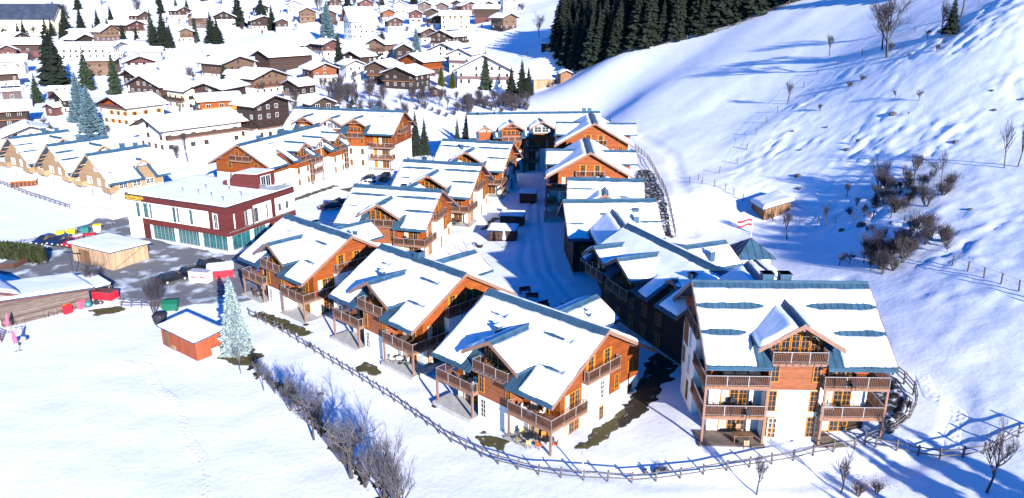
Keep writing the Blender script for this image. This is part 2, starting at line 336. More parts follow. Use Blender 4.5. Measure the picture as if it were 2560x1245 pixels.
# ---------------------------------------------------------------- shared pieces
def snow_sheet(name, parent, O, eu, es, nn, ul, sl, mask, T=0.3, res=0.3, seed=0, u0=0.0, m='snow_roof', edge=0.55, rag=0.13):
    """a blanket of snow on a roof plane: O + eu*u + es*s + nn*thickness, cut to mask(U,S) > 0"""
    nu = max(2, int(ul / res) + 1); ns = max(2, int(sl / res) + 1)
    U, Q = np.meshgrid(np.linspace(u0, u0 + ul, nu), np.linspace(0, sl, ns))
    sd = mask(U, Q) + rag * fbm(U * 1.1 + seed * 3.7, Q * 1.1, seed, 3)
    t = T * sstep(0, 1, sd / edge) ** 0.6 * (1 + 0.25 * fbm(U / 2.5, Q / 2.5 + seed, seed + 5, 2)); t = np.where(sd <= 0, np.maximum(sd * 0.9, -0.17), t)
    P = np.array(O)[None, None] + U[..., None] * np.array(eu) + Q[..., None] * np.array(es) + t[..., None] * np.array(nn)
    k = sd > -res * 0.3; keep = k[:-1, :-1] | k[:-1, 1:] | k[1:, 1:] | k[1:, :-1]
    me = grid_mesh(name, P.reshape(-1, 3), nu, ns, m, keep)
    return link(name, me, parent) if me else None
FACE = {'f': 0.0, 'r': math.pi / 2, 'b': math.pi, 'l': -math.pi / 2}
def win_meshes(w, h, nl, nt, fm, gm):
    """window facing -y, its back on y=0: frame with nl leaves and nt bars, and the panes behind"""
    f = MB(); b = 0.09
    f.box(-w / 2, w / 2, -0.07, 0, 0, b); f.box(-w / 2, w / 2, -0.07, 0, h - b, h); f.box(-w / 2, -w / 2 + b, -0.07, 0, b, h - b); f.box(w / 2 - b, w / 2, -0.07, 0, b, h - b)
    for i in range(1, nl):
        x = -w / 2 + w * i / nl; f.box(x - 0.06, x + 0.06, -0.065, 0, b, h - b)
    for l in range(nl):
        xa = -w / 2 + w * l / nl; xc = xa + w / nl / 2
        f.box(xc - 0.018, xc + 0.018, -0.05, 0, b, h - b)
        for j in range(1, nt): z = h * j / nt; f.box(xa + 0.05, xa + w / nl - 0.05, -0.048, 0, z - 0.018, z + 0.018)
    g = MB(); g.box(-w / 2 + 0.05, w / 2 - 0.05, -0.03, -0.004, 0.05, h - 0.05)
    return f.mesh('window', fm, recalc=False), g.mesh('pane', gm, recalc=False)
def win(par, u, v, z, w, h, f='f', nl=1, nt=3, fm='orange_frame', gm='glass', shut=None, off=0.004, name='window', cur=0):
    w = round(w, 2); h = round(h, 2)
    fme, gme = cached(('win', w, h, nl, nt, fm, gm), lambda: win_meshes(w, h, nl, nt, fm, gm))
    a = FACE[f] if isinstance(f, str) else f; d = Vector((math.sin(a), -math.cos(a), 0))
    o = link(name, fme, par, (u + d.x * off, v + d.y * off, z), a); link('pane', gme, o)
    if cur:
        cm = cached(('cur', w, h, cur), lambda: MB().box(-w / 2 + 0.07, -w / 2 + 0.07 + (w - .14) * cur, -0.04, -0.031, 0.1, h - 0.1).mesh('curtain', 'curtain')); link('curtain', cm, o)
    if shut:
        sm = cached(('sh', w, h, shut), lambda: MB().box(-0.02 - w * 0.22, 0.0, -0.06, 0, 0.03, h - 0.03).mesh('shutter', shut))
        t = Vector((math.cos(a), math.sin(a), 0))
        for s in (-1, 1):
            p = Vector((u, v, z)) + d * off + t * (s * (w / 2 + 0.02)) + (t * (w * 0.22 + 0.02) if s > 0 else Vector())
            link('shutter', sm, par, p, a)
    return o
def railing(par, pts, z, h=1.02, closed=False, wood='balcony_wood', step=1.7):
    """metal posts and handrail with wooden balusters along the polyline"""
    r = MB(); bl = MB()
    for p, q in zip(pts[:-1], pts[1:]):
        p = Vector((*p, z)); q = Vector((*q, z)); L = (q - p).length
        if L < 0.05: continue
        d = (q - p) / L; n = max(1, round(L / step))
        for i in range(n + 1):
            c = p + d * (L * i / n); r.box(c.x - 0.03, c.x + 0.03, c.y - 0.03, c.y + 0.03, z, z + h)
        r.beam(p + Vector((0, 0, h + 0.02)), q + Vector((0, 0, h + 0.02)), 0.07, 0.045)
        r.beam(p + Vector((0, 0, 0.12)), q + Vector((0, 0, 0.12)), 0.03, 0.03)
        nb = max(2, int(L / 0.155))
        for i in range(nb):
            c = p + d * (L * (i + 0.5) / nb); bl.beam(c + Vector((0, 0, 0.06)), c + Vector((0, 0, h - 0.05)), 0.085, 0.03)
    o = r.build('railing', 'rail_metal', par, recalc=False)
    bl.build('balusters', wood, o, recalc=False, kind='stuff')
    return o
def balcony(par, u0, u1, v0, v1, z, edges, th=0.2):
    b = MB().box(u0, u1, v0, v1, z - 0.1, z)
    o = b.build('balcony', 'deck_wood', par)
    g = MB()
    g.box(u0 - 0.03, u1 + 0.03, v0 - 0.03, v0 + 0.07, z - th - 0.12, z - 0.1 + 0.003); g.box(u0 - 0.03, u0 + 0.07, v0 + 0.07, v1, z - th - 0.12, z - 0.1 + 0.003); g.box(u1 - 0.07, u1 + 0.03, v0 + 0.07, v1, z - th - 0.12, z - 0.1 + 0.003)
    g.build('edge_beam', 'beam_wood', o)
    for e in edges: railing(o, e, z)
    return o
class RoofG:
    def __init__(s, L, W, hr, he): s.L = L; s.W = W; s.hr = hr; s.he = he; s.s = (hr - he) / W; s.a = math.atan(s.s); s.sl = W / math.cos(s.a)
    def z(s, v): return s.hr - s.s * abs(v)
def slab(mb, R, sgn, u0, u1, va, vb, th=0.2):
    """piece of a roof plane between distances va and vb from the ridge (sgn -1 front, +1 back)"""
    dz = th / math.cos(R.a)
    t = [(u0, sgn * va, R.z(va)), (u1, sgn * va, R.z(va)), (u1, sgn * vb, R.z(vb)), (u0, sgn * vb, R.z(vb))]
    mb.hexa([(x, y, z - dz) for x, y, z in t], t)
def chimney(par, u, v, z0, z1, w=0.55, m='roof_metal', cap=True):
    b = MB().box(u - w / 2, u + w / 2, v - w / 2, v + w / 2, z0, z1); b.box(u - w / 2 - 0.07, u + w / 2 + 0.07, v - w / 2 - 0.07, v + w / 2 + 0.07, z1 - 0.12, z1)
    o = b.build('chimney', m, par)
    if cap:
        c = MB().tube([(u, v, z1), (u, v, z1 + 0.3)], 0.12, 8); c.lathe([(0.22, 0.3), (0.22, 0.36), (0.02, 0.45)], 8, (u, v, z1)); c.build('cowl', 'rail_metal', o)
        MB().box(u - w / 2 - 0.04, u + w / 2 + 0.04, v - w / 2 - 0.04, v + w / 2 + 0.04, z1 + 0.002, z1 + 0.1).build('snow_cap', 'snow_roof', o)
    return o
def gable_roof(par, L, W, hr, he, dorm=(), seed=0, strips=(), bare=0.85, snowT=0.30, seams=False, barge='beam_wood', back_snow=True, snow=True, edge_lo=0.22, roofm='roof_metal', purlins=True):
    """dorm: (side, du, half width, ridge z, overhang v, wall v, half opening, snow). side -1 is the front"""
    R = RoofG(L, W, hr, he); h = L / 2; out = []
    mb = MB()
    for sg in (-1, 1):
        ds = sorted([d for d in dorm if d[0] == sg], key=lambda d: d[1]); u = -h
        for d in ds:
            a, b = d[1] - d[6], d[1] + d[6]
            slab(mb, R, sg, u, a, 0, W); slab(mb, R, sg, a, b, 0, abs(d[5])); u = b
        slab(mb, R, sg, u, h, 0, W)
    roof = mb.build('roof', roofm, par)
    rc = MB(); rc.hexa([(-h - .02, -0.22, hr - 0.22 * R.s + .02), (h + .02, -0.22, hr - 0.22 * R.s + .02), (h + .02, 0.22, hr - 0.22 * R.s + .02), (-h - .02, 0.22, hr - 0.22 * R.s + .02)],
                       [(-h - .02, -0.05, hr + 0.09), (h + .02, -0.05, hr + 0.09), (h + .02, 0.05, hr + 0.09), (-h - .02, 0.05, hr + 0.09)]); rc.build('ridge_cap', roofm, roof)
    for sg in (-1, 1):       # barge boards and gutters
        for e in (-1, 1):
            x0, x1 = (h, h + 0.05) if e > 0 else (-h - 0.05, -h)
            MB().hexa([(x0, 0, hr - 0.42), (x1, 0, hr - 0.42), (x1, sg * W, he - 0.42), (x0, sg * W, he - 0.42)], [(x0, 0, hr + 0.02), (x1, 0, hr + 0.02), (x1, sg * W, he + 0.02), (x0, sg * W, he + 0.02)]).build('barge_board', barge, par)
        ds = sorted([d for d in dorm if d[0] == sg], key=lambda d: d[1]); u = -h; segs = []
        for d in ds: segs.append((u, d[1] - d[6])); u = d[1] + d[6]
        segs.append((u, h))
        for a, b in segs:
            if b - a > 0.3: MB().box(a, b, sg * W - 0.07, sg * W + 0.07, he - 0.3, he - 0.12).build('gutter', roofm, par)
    if purlins:
        for e in (-1, 1):
            for vv in (-W * 0.62, 0, W * 0.62):
                zz = R.z(vv) - 0.62; MB().box(min(e * (h - 1.3), e * (h - .1)), max(e * (h - 1.3), e * (h - .1)), vv - 0.1, vv + 0.1, zz, zz + 0.22).build('purlin', 'beam_wood', par)
    ca, sa = math.cos(R.a), math.sin(R.a)
    if seams:
        sm = MB().box(-0.015, 0.015, -R.sl + 0.02, -0.25, 0, 0.045).mesh('roof_seam', roofm)
        for i in range(int(L / 0.62)):
            o = link('roof_seam', sm, roof, (-h + 0.3 + i * 0.62, 0, hr)); o.rotation_euler = (R.a, 0, 0)
    # snow
    if snow:
        for sg in (-1, 1):
            if sg > 0 and not back_snow: continue
            ds = [d for d in dorm if d[0] == sg]
            def mask(U, Q, sg=sg, ds=ds):
                v = Q * ca
                m = np.minimum(np.minimum(U + h - 0.02, h - 0.02 - U), np.minimum(Q - bare, R.sl - edge_lo - Q))
                for d in ds:
                    ve = (hr - (d[3] - R.s * d[2])) / R.s; inn = np.maximum(np.abs(U - d[1]) - d[2] - 0.05, ve - v - 0.1); m = np.minimum(m, inn)
                    m = np.minimum(m, np.maximum(np.abs(U - d[1]) - d[6] - 0.1, abs(d[5]) - v))
                for s_ in strips:
                    if s_[0] != sg: continue
                    hw = s_[2] / 2 * np.clip(np.minimum(U - s_[3], s_[4] - U) / 1.6 + 0.25, -1, 1)
                    m = np.minimum(m, np.maximum(np.abs(Q - s_[1]) - hw, np.maximum(s_[3] - U, U - s_[4])))
                return m
            snow_sheet('roof_snow', roof, (0, 0, hr), (1, 0, 0), (0, sg * ca, -sa), (0, sg * sa, ca), L, R.sl, mask, snowT, 0.2, seed + (sg > 0), u0=-h)
    for d in dorm: dormer(par, R, d, seed, roofm, barge)
    return R
def dormer(par, R, d, seed, roofm, barge):
    sg, du, dw, hd, vf, vw, op = d[:7]; opt = d[7] if len(d) > 7 else {}
    de = hd - R.s * dw; vr = (R.hr - hd) / R.s; ve = (R.hr - de) / R.s; vf = abs(vf); vw = abs(vw); th = 0.2 / math.cos(R.a)
    ob = thing0 = MB()
    for e in (-1, 1):
        t = [(du, sg * vf, hd), (du + e * dw, sg * vf, de), (du + e * dw, sg * (ve - 0.15), de), (du, sg * (vr - 0.15), hd)]
        ob.hexa([(x, y, z - th) for x, y, z in t], t)
    do = ob.build('dormer', roofm, par)
    MB().hexa([(du - .2, sg * vf, hd - .2 * R.s + .02), (du + .2, sg * vf, hd - .2 * R.s + .02), (du + .2, sg * vr, hd - .2 * R.s + .02), (du - .2, sg * vr, hd - .2 * R.s + .02)],
              [(du - .05, sg * vf, hd + .08), (du + .05, sg * vf, hd + .08), (du + .05, sg * vr, hd + .08), (du - .05, sg * vr, hd + .08)]).build('ridge_cap', roofm, do)
    for e in (-1, 1):
        ya, yb = sorted((sg * vf, sg * (vf + 0.05)))
        MB().hexa([(du, ya, hd - 0.42), (du, yb, hd - 0.42), (du + e * dw, yb, de - 0.42), (du + e * dw, ya, de - 0.42)], [(du, ya, hd + 0.02), (du, yb, hd + 0.02), (du + e * dw, yb, de + 0.02), (du + e * dw, ya, de + 0.02)]).build('barge_board', barge, do)
    # gable wall and cheeks
    zt_ = lambda x: hd - R.s * abs(x) - th - 0.01; zb = R.z(vw) - 0.1 if not opt.get('zb') else opt['zb']
    a = sg * vw; w = MB(); dep = -sg * 0.25
    w.prism([(du - op, a, zb), (du + op, a, zb), (du + op, a, zt_(op)), (du, a, zt_(0)), (du - op, a, zt_(op))], (0, dep, 0))
    vb = (R.hr - zt_(op)) / R.s
    for e in (-1, 1):
        x0, x1 = (du + op - 0.2, du + op) if e > 0 else (du - op, du - op + 0.2)
        ya, yb = sorted((sg * vb, a + dep)); zz = min(zb, R.z(vw) - .1)
        w.box(x0, x1, ya, yb, zz, zt_(op))
    w.build('dormer_wall', opt.get('wall', 'timber'), do)
    g = opt.get('glaze', 5); z0 = zb + 0.12
    f = 'f' if sg < 0 else 'b'
    if g:
        wd = (2 * op - 0.5) / g
        for i in range(g):
            x = du - op + 0.25 + wd * (i + 0.5); top = zt_(abs(x - du) + wd / 2) - 0.15
            if top - z0 > 0.7: win(do, x, a, z0, wd - 0.06, min(top - z0, opt.get('gh', 2.7)), f, 1, 4, opt.get('fm', 'orange_frame'))
    if opt.get('truss'):
        t = MB(); y = sg * (vf - 0.25)
        zz = de + (hd - de) * 0.38; hx = (hd - zz) / R.s - .25
        t.beam((du - hx, y, zz - .2), (du + hx, y, zz - .2), 0.16, 0.18); t.beam((du, y, zz), (du, y, hd - .35), 0.14, 0.14)
        t.beam((du - hx * .55, y, zz), (du, y, zz + .7), 0.1, 0.12); t.beam((du + hx * .55, y, zz), (du, y, zz + .7), 0.1, 0.12); t.build('truss', 'beam_wood', do)
    else:
        y0, y1 = sorted((sg * (vf - 0.1), sg * (vf - 1.4))); MB().box(du - 0.1, du + 0.1, y0, y1, hd - 0.75, hd - 0.5).build('purlin', 'beam_wood', do)
    if opt.get('bal'):
        z = opt['bal']; b0 = sg * (vf - 0.1); y0, y1 = sorted((b0, a)); o = MB().box(du - op, du + op, y0, y1, z - 0.1, z).build('balcony', 'deck_wood', do)
        MB().box(du - op - .04, du + op + .04, min(b0, b0 - sg * .1), max(b0, b0 - sg * .1), z - .32, z + .003).build('edge_beam', 'beam_wood', o)
        railing(o, [(du - op + .03, a - sg * -.9 if 0 else a + sg * .6), (du - op + .03, b0 - sg * .05), (du + op - .03, b0 - sg * .05), (du + op - .03, a + sg * .6)], z)
    # snow on the two little slopes
    ca, sa = math.cos(R.a), math.sin(R.a); sl = dw / ca; bare = opt.get('bare', 0.6)
    for e in (-1, 1):
        pl = vf - vr + 0.0
        def mask(U, Q, e=e):
            v = vf - U; zd = hd - Q * sa; zm = R.hr - R.s * v
            return np.minimum(np.minimum(U - 0.02, Q - bare), np.minimum(sl - 0.12 - Q, (zd - zm) * 0.9 + 0.25))
        snow_sheet('roof_snow', do, (du, sg * vf, hd), (0, -sg, 0), (e * ca, 0, -sa), (e * sa, 0, ca), vf - vr * .5, sl, mask, opt.get('T', 0.3), 0.2, seed + 11 + (e > 0) + int(du * 10) % 7)
    return do
def gable_body(par, name, m, u0, u1, v0, v1, zb, R, clear=0.24):
    """wall block whose top follows the main roof underside"""
    zt_ = lambda v: R.z(v) - clear
    poly = [(u0, v0, zb), (u0, v1, zb), (u0, v1, zt_(v1))]
    if v0 < 0 < v1: poly.append((u0, 0, zt_(0)))
    poly.append((u0, v0, zt_(v0)))
    return MB().prism(poly, (u1 - u0, 0, 0)).build(name, m, par)
# ---------------------------------------------------------------- the chalets of the estate
GRP = 'timber chalets of the estate'
def chalet(x, y, z, yaw, label, NS=2, L=16.5, W=8.5, hr=None, he=None, seed=0, strips=(), seams=False, dorms=None, chim=(), rear=True, leftwing=False, simple=False, T=0.32, bays=True, lowm='plaster', upm='timber', patio='concrete'):
    e = 2.45 * (NS - 2); hr = hr or 10.6 + e; he = he or (hr - 0.576 * W); za = 5.8 + e; fl = [2.9] if NS == 2 else [2.87, 5.87]
    t = thing('chalet', label, 'chalet', (x, y, z), yaw, GRP); R = RoofG(L, W, hr, he); h = L / 2; c = h - 1.15; vf = -(W - 2.6); vb = W - 1.2; zs = fl[-1] - 0.08
    MB().box(-c, c, vf, vb, -1.2, zs).build('plaster_wall', lowm, t)
    gable_body(t, 'timber_wall', upm, -c + .003, c - .003, vf + .003, vb - .003, zs, R)
    MB().box(-c - .02, c + .02, vf - .02, vb + .02, -1.3, 0.25).build('plinth', 'concrete', t)
    b0, b1, bv = -2.5, 2.3, -(W - 1.1)
    if dorms is None:
        D = [(-1, -0.1, 3.85, hr - 1.03, W - 0.25, W - 2.1, 2.45, dict(bal=za, zb=za - .05, glaze=5, gh=2.6))]
        if rear: D.append((1, -0.4, 3.5, hr - 1.25, W + 1.0, W - 0.4, 2.3, dict(zb=za - .5, glaze=3)))
    else: D = dorms
    gable_roof(t, L, W, hr, he, D, seed, strips, seams=seams, snowT=T)
    if rear and dorms is None: MB().box(-2.6, 1.8, vb, W - 0.42, -.8, za - .45).build('plaster_wall', 'plaster', t)
    if bays:
        zm = zs - 0.25 if NS == 2 else 5.2
        MB().box(b0, b1, bv, vf, -1.2, zm).build('plaster_wall', 'plaster', t); MB().box(b0 + .004, b1 - .004, bv + .004, vf, zm, za - 0.12).build('timber_wall', 'timber_pale', t)  # centre block paler: grazing light put into its timber colour
        win(t, -1.7, bv, 0.25, 0.85, 2.1, 'f', 1, 4, 'white_frame')
        for i, f in enumerate(fl):
            win(t, b0 + 0.55, bv, f + 0.15, 0.8, 2.15, 'f', 1, 4); win(t, b1 - 0.5, bv, f + 0.15, 0.75, 2.15, 'f', 1, 4)
        if NS == 3: win(t, b0 + 0.55, bv, .4, 0.8, 2.1, 'f', 1, 4); win(t, b1 - 0.5, bv, .4, 0.75, 2.1, 'f', 1, 4)
        pv = -(W - 0.35); o0, o1 = -h + 0.12, h - 0.3
        for i, f in enumerate(fl):
            rl = [[(b0 - .03, bv - .1), (b0 - .03, pv + .04), (o0 + .04, pv + .04), (o0 + .04, vf + (3.2 if leftwing else .5))]]
            balcony(t, o0, b0, pv, vf, f, rl)
            if leftwing: balcony(t, o0, -c, vf, vf + 3.3, f, [])
            balcony(t, b1, o1, pv, vf, f, [[(b1 + .03, bv - .1), (b1 + .03, pv + .04), (o1 - .04, pv + .04), (o1 - .04, vf + 3.3)]])
            balcony(t, c, o1, vf, vf + 3.3, f, [])
        top = fl[-1] - .1
        for px in (o0 + .1, b0 - .18, b1 + .18, o1 - .1):
            MB().box(px - .1, px + .1, pv - .02, pv + .18, -.6, top).build('post', 'beam_wood', t)
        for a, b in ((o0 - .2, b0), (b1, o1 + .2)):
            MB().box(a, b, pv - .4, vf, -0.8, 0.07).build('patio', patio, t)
        MB().box(c, o1 + .2, vf, vf + 3.4, -0.8, 0.068).build('patio', 'concrete', t)
        if NS == 3 and patio != 'concrete': MB().box(b1 + .02, c + .02, vf - .03, vf, -.8, 2.6).build('shade_wall_panel', 'timber_dark', t)  # dark panel over the right ground bay: shade put into colour
        for f in [0.1] + fl:
            win(t, -5.0, vf, f + .04, 2.5, 2.2, 'f', 3, 4, cur=.3); win(t, 4.6, vf, f + .04, 2.5, 2.2, 'f', 3, 4, cur=.33)
            win(t, c, vf + 1.8, f + .06, 2.4, 2.15, 'r', 3, 4, cur=.34)
    else:
        for i in range(int((L - 4) / 3)):
            for f in [.5] + [k + .2 for k in fl]: win(t, -c + 1.6 + i * 3, vf, f, 1.2, 1.6, 'f', 2, 3)
    # projecting bay and balcony on the right gable, mirrored plainer on the left
    q0, q1 = vf + 3.31, vf + 8.6
    for sgn in (1, -1):
        if sgn < 0 and simple: continue
        u0, u1 = (c, h - 0.32) if sgn > 0 else (-h + .32, -c)
        MB().box(u0, u1, q0, q1, -1.2, za - 0.12).build('plaster_wall', 'plaster', t)
        uo = u1 if sgn > 0 else u0
        MB().box(min(uo, uo + sgn * .03), max(uo, uo + sgn * .03), q1 - 1.9, q1 - .05, 3.1 + e, 5.5 + e).build('timber_panel', 'timber', t)
        balcony(t, u0, u1, q0, q1, za, [[(c * sgn + .3 * sgn, q0 + .04), (uo - .04 * sgn, q0 + .04), (uo - .04 * sgn, q1 - .04), (c * sgn + .3 * sgn, q1 - .04)]])
        f = 'r' if sgn > 0 else 'l'
        for k in range(NS):
            win(t, uo, q0 + 2.2, .4 + k * 2.85, .75, 2.0, f, 1, 4, 'white_frame' if k else 'orange_frame')
            if k: win(t, uo + .03 * sgn, q1 - .7, .55 + k * 2.85, .7, 1.7, f, 1, 3)
        win(t, c * sgn, q0 + 1.3, za + .05, .95, 2.05, f, 1, 4, shut='orange_frame'); win(t, c * sgn, q0 + 4.0, za + .05, .95, 2.05, f, 1, 4, shut='orange_frame')
        for k in range(NS): win(t, c * sgn, vb - 1.6, .8 + k * 2.85, .9, 1.4, f, 1, 3)
    for cc in chim: chimney(t, *cc)
    return t
s_far = lambda k: [(-1, 2.3, .6, -8.4, -1.2 + .4 * k, ), (-1, 2.3, .7, .6, 8.4), (-1, 5.5, .6, 2.6 + .3 * k, 8.4), (-1, 5.2, .3, -8.0, -5.0)]
s_near = lambda k: [(-1, 2.6, .26, -5.8 + k, -3.6), (-1, 2.7, .34, 1.6, 5.4 + k), (-1, 6.2, .36, 3.8, 6.8), (1, 4.0, .4, 2, 7)]
chalet(3.43, 74.38, .04, -.75, 'nearest front row chalet, its corner balconies on posts above the rail fence', seed=1, strips=s_near(0), seams=True, chim=[(-2.46, -4.4, 7.2, 9.3), (1.5, 5.5, 7, 8.9, .5)])
chalet(-11.29, 91.03, -.02, -.77, 'middle chalet of the front row with a wide flat chimney on its ridge', seed=5, strips=s_near(.4), chim=[(-2.4, -4.3, 7.2, 9.3), (-.6, 0.1, 9.9, 11.3, 1.0, 'roof_metal', False), (1.2, 5.6, 6.8, 8.7, .5)])
chalet(-28.19, 107.32, -.4, -.745, 'front row chalet at the left end beside the car park and frosty spruce', seed=9, strips=s_near(.8), chim=[(-.9, .4, 9.8, 10.9, .8, 'roof_metal', False), (5.4, 2.6, 8.6, 10.2, .5)])
chalet(-19.86, 130.62, -.29, -.262, 'chalet facing the camera behind the front row, nearest of the three in the middle row', seed=13, strips=s_far(0), chim=[(.6, 1.2, 9.4, 10.8, .9, 'roof_metal', False)])
chalet(-13.72, 150.0, .32, -.258, 'second chalet of the middle row, between two others facing the same way', seed=17, strips=s_far(1), chim=[(-4.5, 1.6, 9.2, 10.9, .8, 'roof_metal', False)])
chalet(-7.71, 170.69, .92, -.263, 'rearmost chalet of the middle row beside the shaded lane', seed=21, strips=s_far(2), chim=[(-2.6, -3.2, 8.1, 10.2, .6)])
s_R = [(-1, 2.95, .75, -8.6, -2.0), (-1, 6.0, .72, -8.6, -4.2), (-1, 2.95, .75, 1.8, 8.6), (-1, 6.0, .72, 3.6, 8.6)]
chalet(25.86, 69.94, 2.25, -.02, 'large right hand chalet with three rows of balconies facing the camera', NS=3, L=16.87, W=8.35, hr=13.07, he=7.95, seed=25, strips=s_R, seams=True, leftwing=True, T=.36, patio='boards_grey',  # patio darkened: the shade lying on it is put into its colour
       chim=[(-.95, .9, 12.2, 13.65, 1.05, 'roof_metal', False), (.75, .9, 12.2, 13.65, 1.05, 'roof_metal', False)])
chalet(14.87, 149.75, 1.4, -1.607, 'nearer of two broad timber gables facing the camera, right of the shaded lane', NS=3, seed=29, chim=[(-4.4, 5.2, 8.8, 11.0, .7)])
chalet(17.86, 171.06, 3.6, -1.619, 'rear of two broad timber gables facing the camera, at the foot of the ski meadow', NS=3, seed=33, chim=[(-4.2, 5.0, 8.8, 11.0, .7)])
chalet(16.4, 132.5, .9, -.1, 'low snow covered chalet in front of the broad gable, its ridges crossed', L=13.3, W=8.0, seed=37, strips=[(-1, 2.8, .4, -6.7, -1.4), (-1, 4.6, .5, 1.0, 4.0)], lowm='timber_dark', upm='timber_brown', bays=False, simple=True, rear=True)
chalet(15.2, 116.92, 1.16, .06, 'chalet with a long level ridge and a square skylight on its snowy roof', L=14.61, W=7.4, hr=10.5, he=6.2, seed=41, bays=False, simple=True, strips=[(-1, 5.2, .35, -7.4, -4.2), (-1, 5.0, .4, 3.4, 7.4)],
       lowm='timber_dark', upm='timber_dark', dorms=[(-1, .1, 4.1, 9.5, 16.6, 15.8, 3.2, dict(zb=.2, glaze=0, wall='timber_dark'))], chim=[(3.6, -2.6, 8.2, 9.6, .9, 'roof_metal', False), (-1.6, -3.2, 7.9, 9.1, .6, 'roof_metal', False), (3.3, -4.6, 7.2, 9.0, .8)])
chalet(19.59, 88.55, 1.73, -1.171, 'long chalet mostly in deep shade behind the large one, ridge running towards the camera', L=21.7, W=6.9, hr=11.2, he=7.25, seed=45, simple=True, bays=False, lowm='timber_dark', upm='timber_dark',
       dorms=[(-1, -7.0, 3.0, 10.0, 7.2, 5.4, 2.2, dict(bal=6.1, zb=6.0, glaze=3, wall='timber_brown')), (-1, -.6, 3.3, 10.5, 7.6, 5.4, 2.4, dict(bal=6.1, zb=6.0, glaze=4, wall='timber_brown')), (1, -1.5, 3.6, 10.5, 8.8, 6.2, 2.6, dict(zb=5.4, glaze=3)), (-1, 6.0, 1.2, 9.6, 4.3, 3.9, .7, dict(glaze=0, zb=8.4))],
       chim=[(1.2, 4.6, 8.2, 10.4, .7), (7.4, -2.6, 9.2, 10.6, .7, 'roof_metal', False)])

def apartment(x, y, z, yaw, L, W, hr, he, label, dorms, segs, zs, seed=0, strips=(), chim=(), floors=(0.1, 2.9, 5.7), zend=None, tend=True):
    """long block: segs = list of (kind,u0,u1) along the front; 'block' projects, 'balc' carries balconies"""
    t = thing('apartment_house', label, 'apartment house', (x, y, z), yaw, 'long apartment houses of the estate'); R = RoofG(L, W, hr, he); h = L / 2; c = h - 1.2; vf = -(W - 2.4); vb = W - 1.2
    MB().box(-c, c, vf, vb, -1.2, zs).build('plaster_wall', 'plaster', t); gable_body(t, 'timber_wall', 'timber', -c + .003, c - .003, vf + .003, vb - .003, zs, R)
    MB().box(-c - .02, c + .02, vf - .02, vb + .02, -1.3, .25).build('plinth', 'concrete', t)
    gable_roof(t, L, W, hr, he, dorms, seed, strips)
    for k, u0, u1 in segs:
        if k == 'block':
            bv = -(W - 1.0); top = R.z(bv) - .25
            MB().box(u0, u1, bv, vf, -1.2, zs - .1).build('plaster_wall', 'plaster', t); MB().box(u0 + .004, u1 - .004, bv + .004, vf, zs - .1, top).build('timber_wall', 'timber', t)
            for f in floors: win(t, u0 + .75, bv, f + .7, .8, 1.5, 'f', 1, 3); win(t, u1 - .75, bv, f + .7, .8, 1.5, 'f', 1, 3)
        elif k == 'wall':
            n = max(1, int((u1 - u0) / 2.4))
            for i in range(n):
                for f in floors: win(t, u0 + (i + .5) * (u1 - u0) / n, vf, f + .25, 1.2, 1.95, 'f', 2, 4, 'white_frame' if f < zs - 1 else 'orange_frame', cur=.4)
        else:
            pv = -(W - .5)
            for f in floors:
                if f > 1: balcony(t, u0, u1, pv, vf, f, [[(u0 + .04, vf - .2), (u0 + .04, pv + .04), (u1 - .04, pv + .04), (u1 - .04, vf - .2)]])
                win(t, (u0 + u1) / 2, vf, f + .1, min(2.6, u1 - u0 - 1), 2.15, 'f', 3, 4, cur=.33)
                MB().box(u0 + .3, u0 + 1.2, vf - .03, vf, f + .1, f + 2.3).build('door_panel', 'orange_frame', t)
            for px in (u0 + .1, u1 - .1): MB().box(px - .09, px + .09, pv - .02, pv + .16, -.6, floors[-1] - .1).build('post', 'beam_wood', t)
            MB().box(u0, u1, pv - .4, vf, -.7, .07).build('patio', 'concrete', t)
    for sgn in (1, -1):
        f = 'r' if sgn > 0 else 'l'
        for k, fz in enumerate(list(floors) + [floors[-1] + 2.8]):
            for vv in ((-3.6, 3.4) if k < len(floors) else (-1.2, 1.2)):
                win(t, c * sgn, vv, fz + .7, 1.0, 1.5, f, 1, 3, 'white_frame' if fz < zs - 1 else 'orange_frame')
        fz = floors[-1] + 2.75
        balcony(t, min(c * sgn, (h - .2) * sgn), max(c * sgn, (h - .2) * sgn), -2.6, 2.6, fz, [[(c * sgn, -2.56), ((h - .24) * sgn, -2.56), ((h - .24) * sgn, 2.56), (c * sgn, 2.56)]])
    for cc in chim: chimney(t, *cc)
    return t
dk = dict(bal=8.0, zb=7.95, glaze=4, truss=True, gh=2.2); dw_ = dict(zb=9.6, glaze=2, wall='plaster_grey', fm='white_frame', truss=False)
apartment(-41.87, 198.66, .97, -.229, 30.3, 8.4, 13.75, 9.0, 'long four storey apartment house with three dormers, right of the dark brown chalet',
          [(-1, -8.8, 3.2, 12.7, 8.2, 6.4, 2.2, dk), (-1, -1.3, 3.0, 12.6, 8.2, 6.6, 2.0, dw_), (-1, 4.9, 3.2, 12.7, 8.2, 6.4, 2.2, dk)],
          [('balc', -14, -11.2), ('block', -11, -6.6), ('balc', -6.4, -3.6), ('wall', -3.4, .4), ('balc', -1.4, 2.4), ('block', 2.6, 7.2), ('balc', 8.6, 14.6)], 5.7, 51,
          strips=[(-1, 2.6, .3, 8, 15), (-1, 5.6, .3, 8, 15), (-1, 5.5, .3, -15, -12)], chim=[(-3.6, 1, 12.6, 14.4, .9), (7.2, .9, 12.8, 14.7, .9, 'roof_metal', False), (1, 1.2, 12.6, 14.3, .7)])
hk = dict(bal=6.4, zb=6.35, glaze=3, truss=True, gh=2.0); hw = dict(zb=7.6, glaze=2, wall='plaster_grey', fm='white_frame')
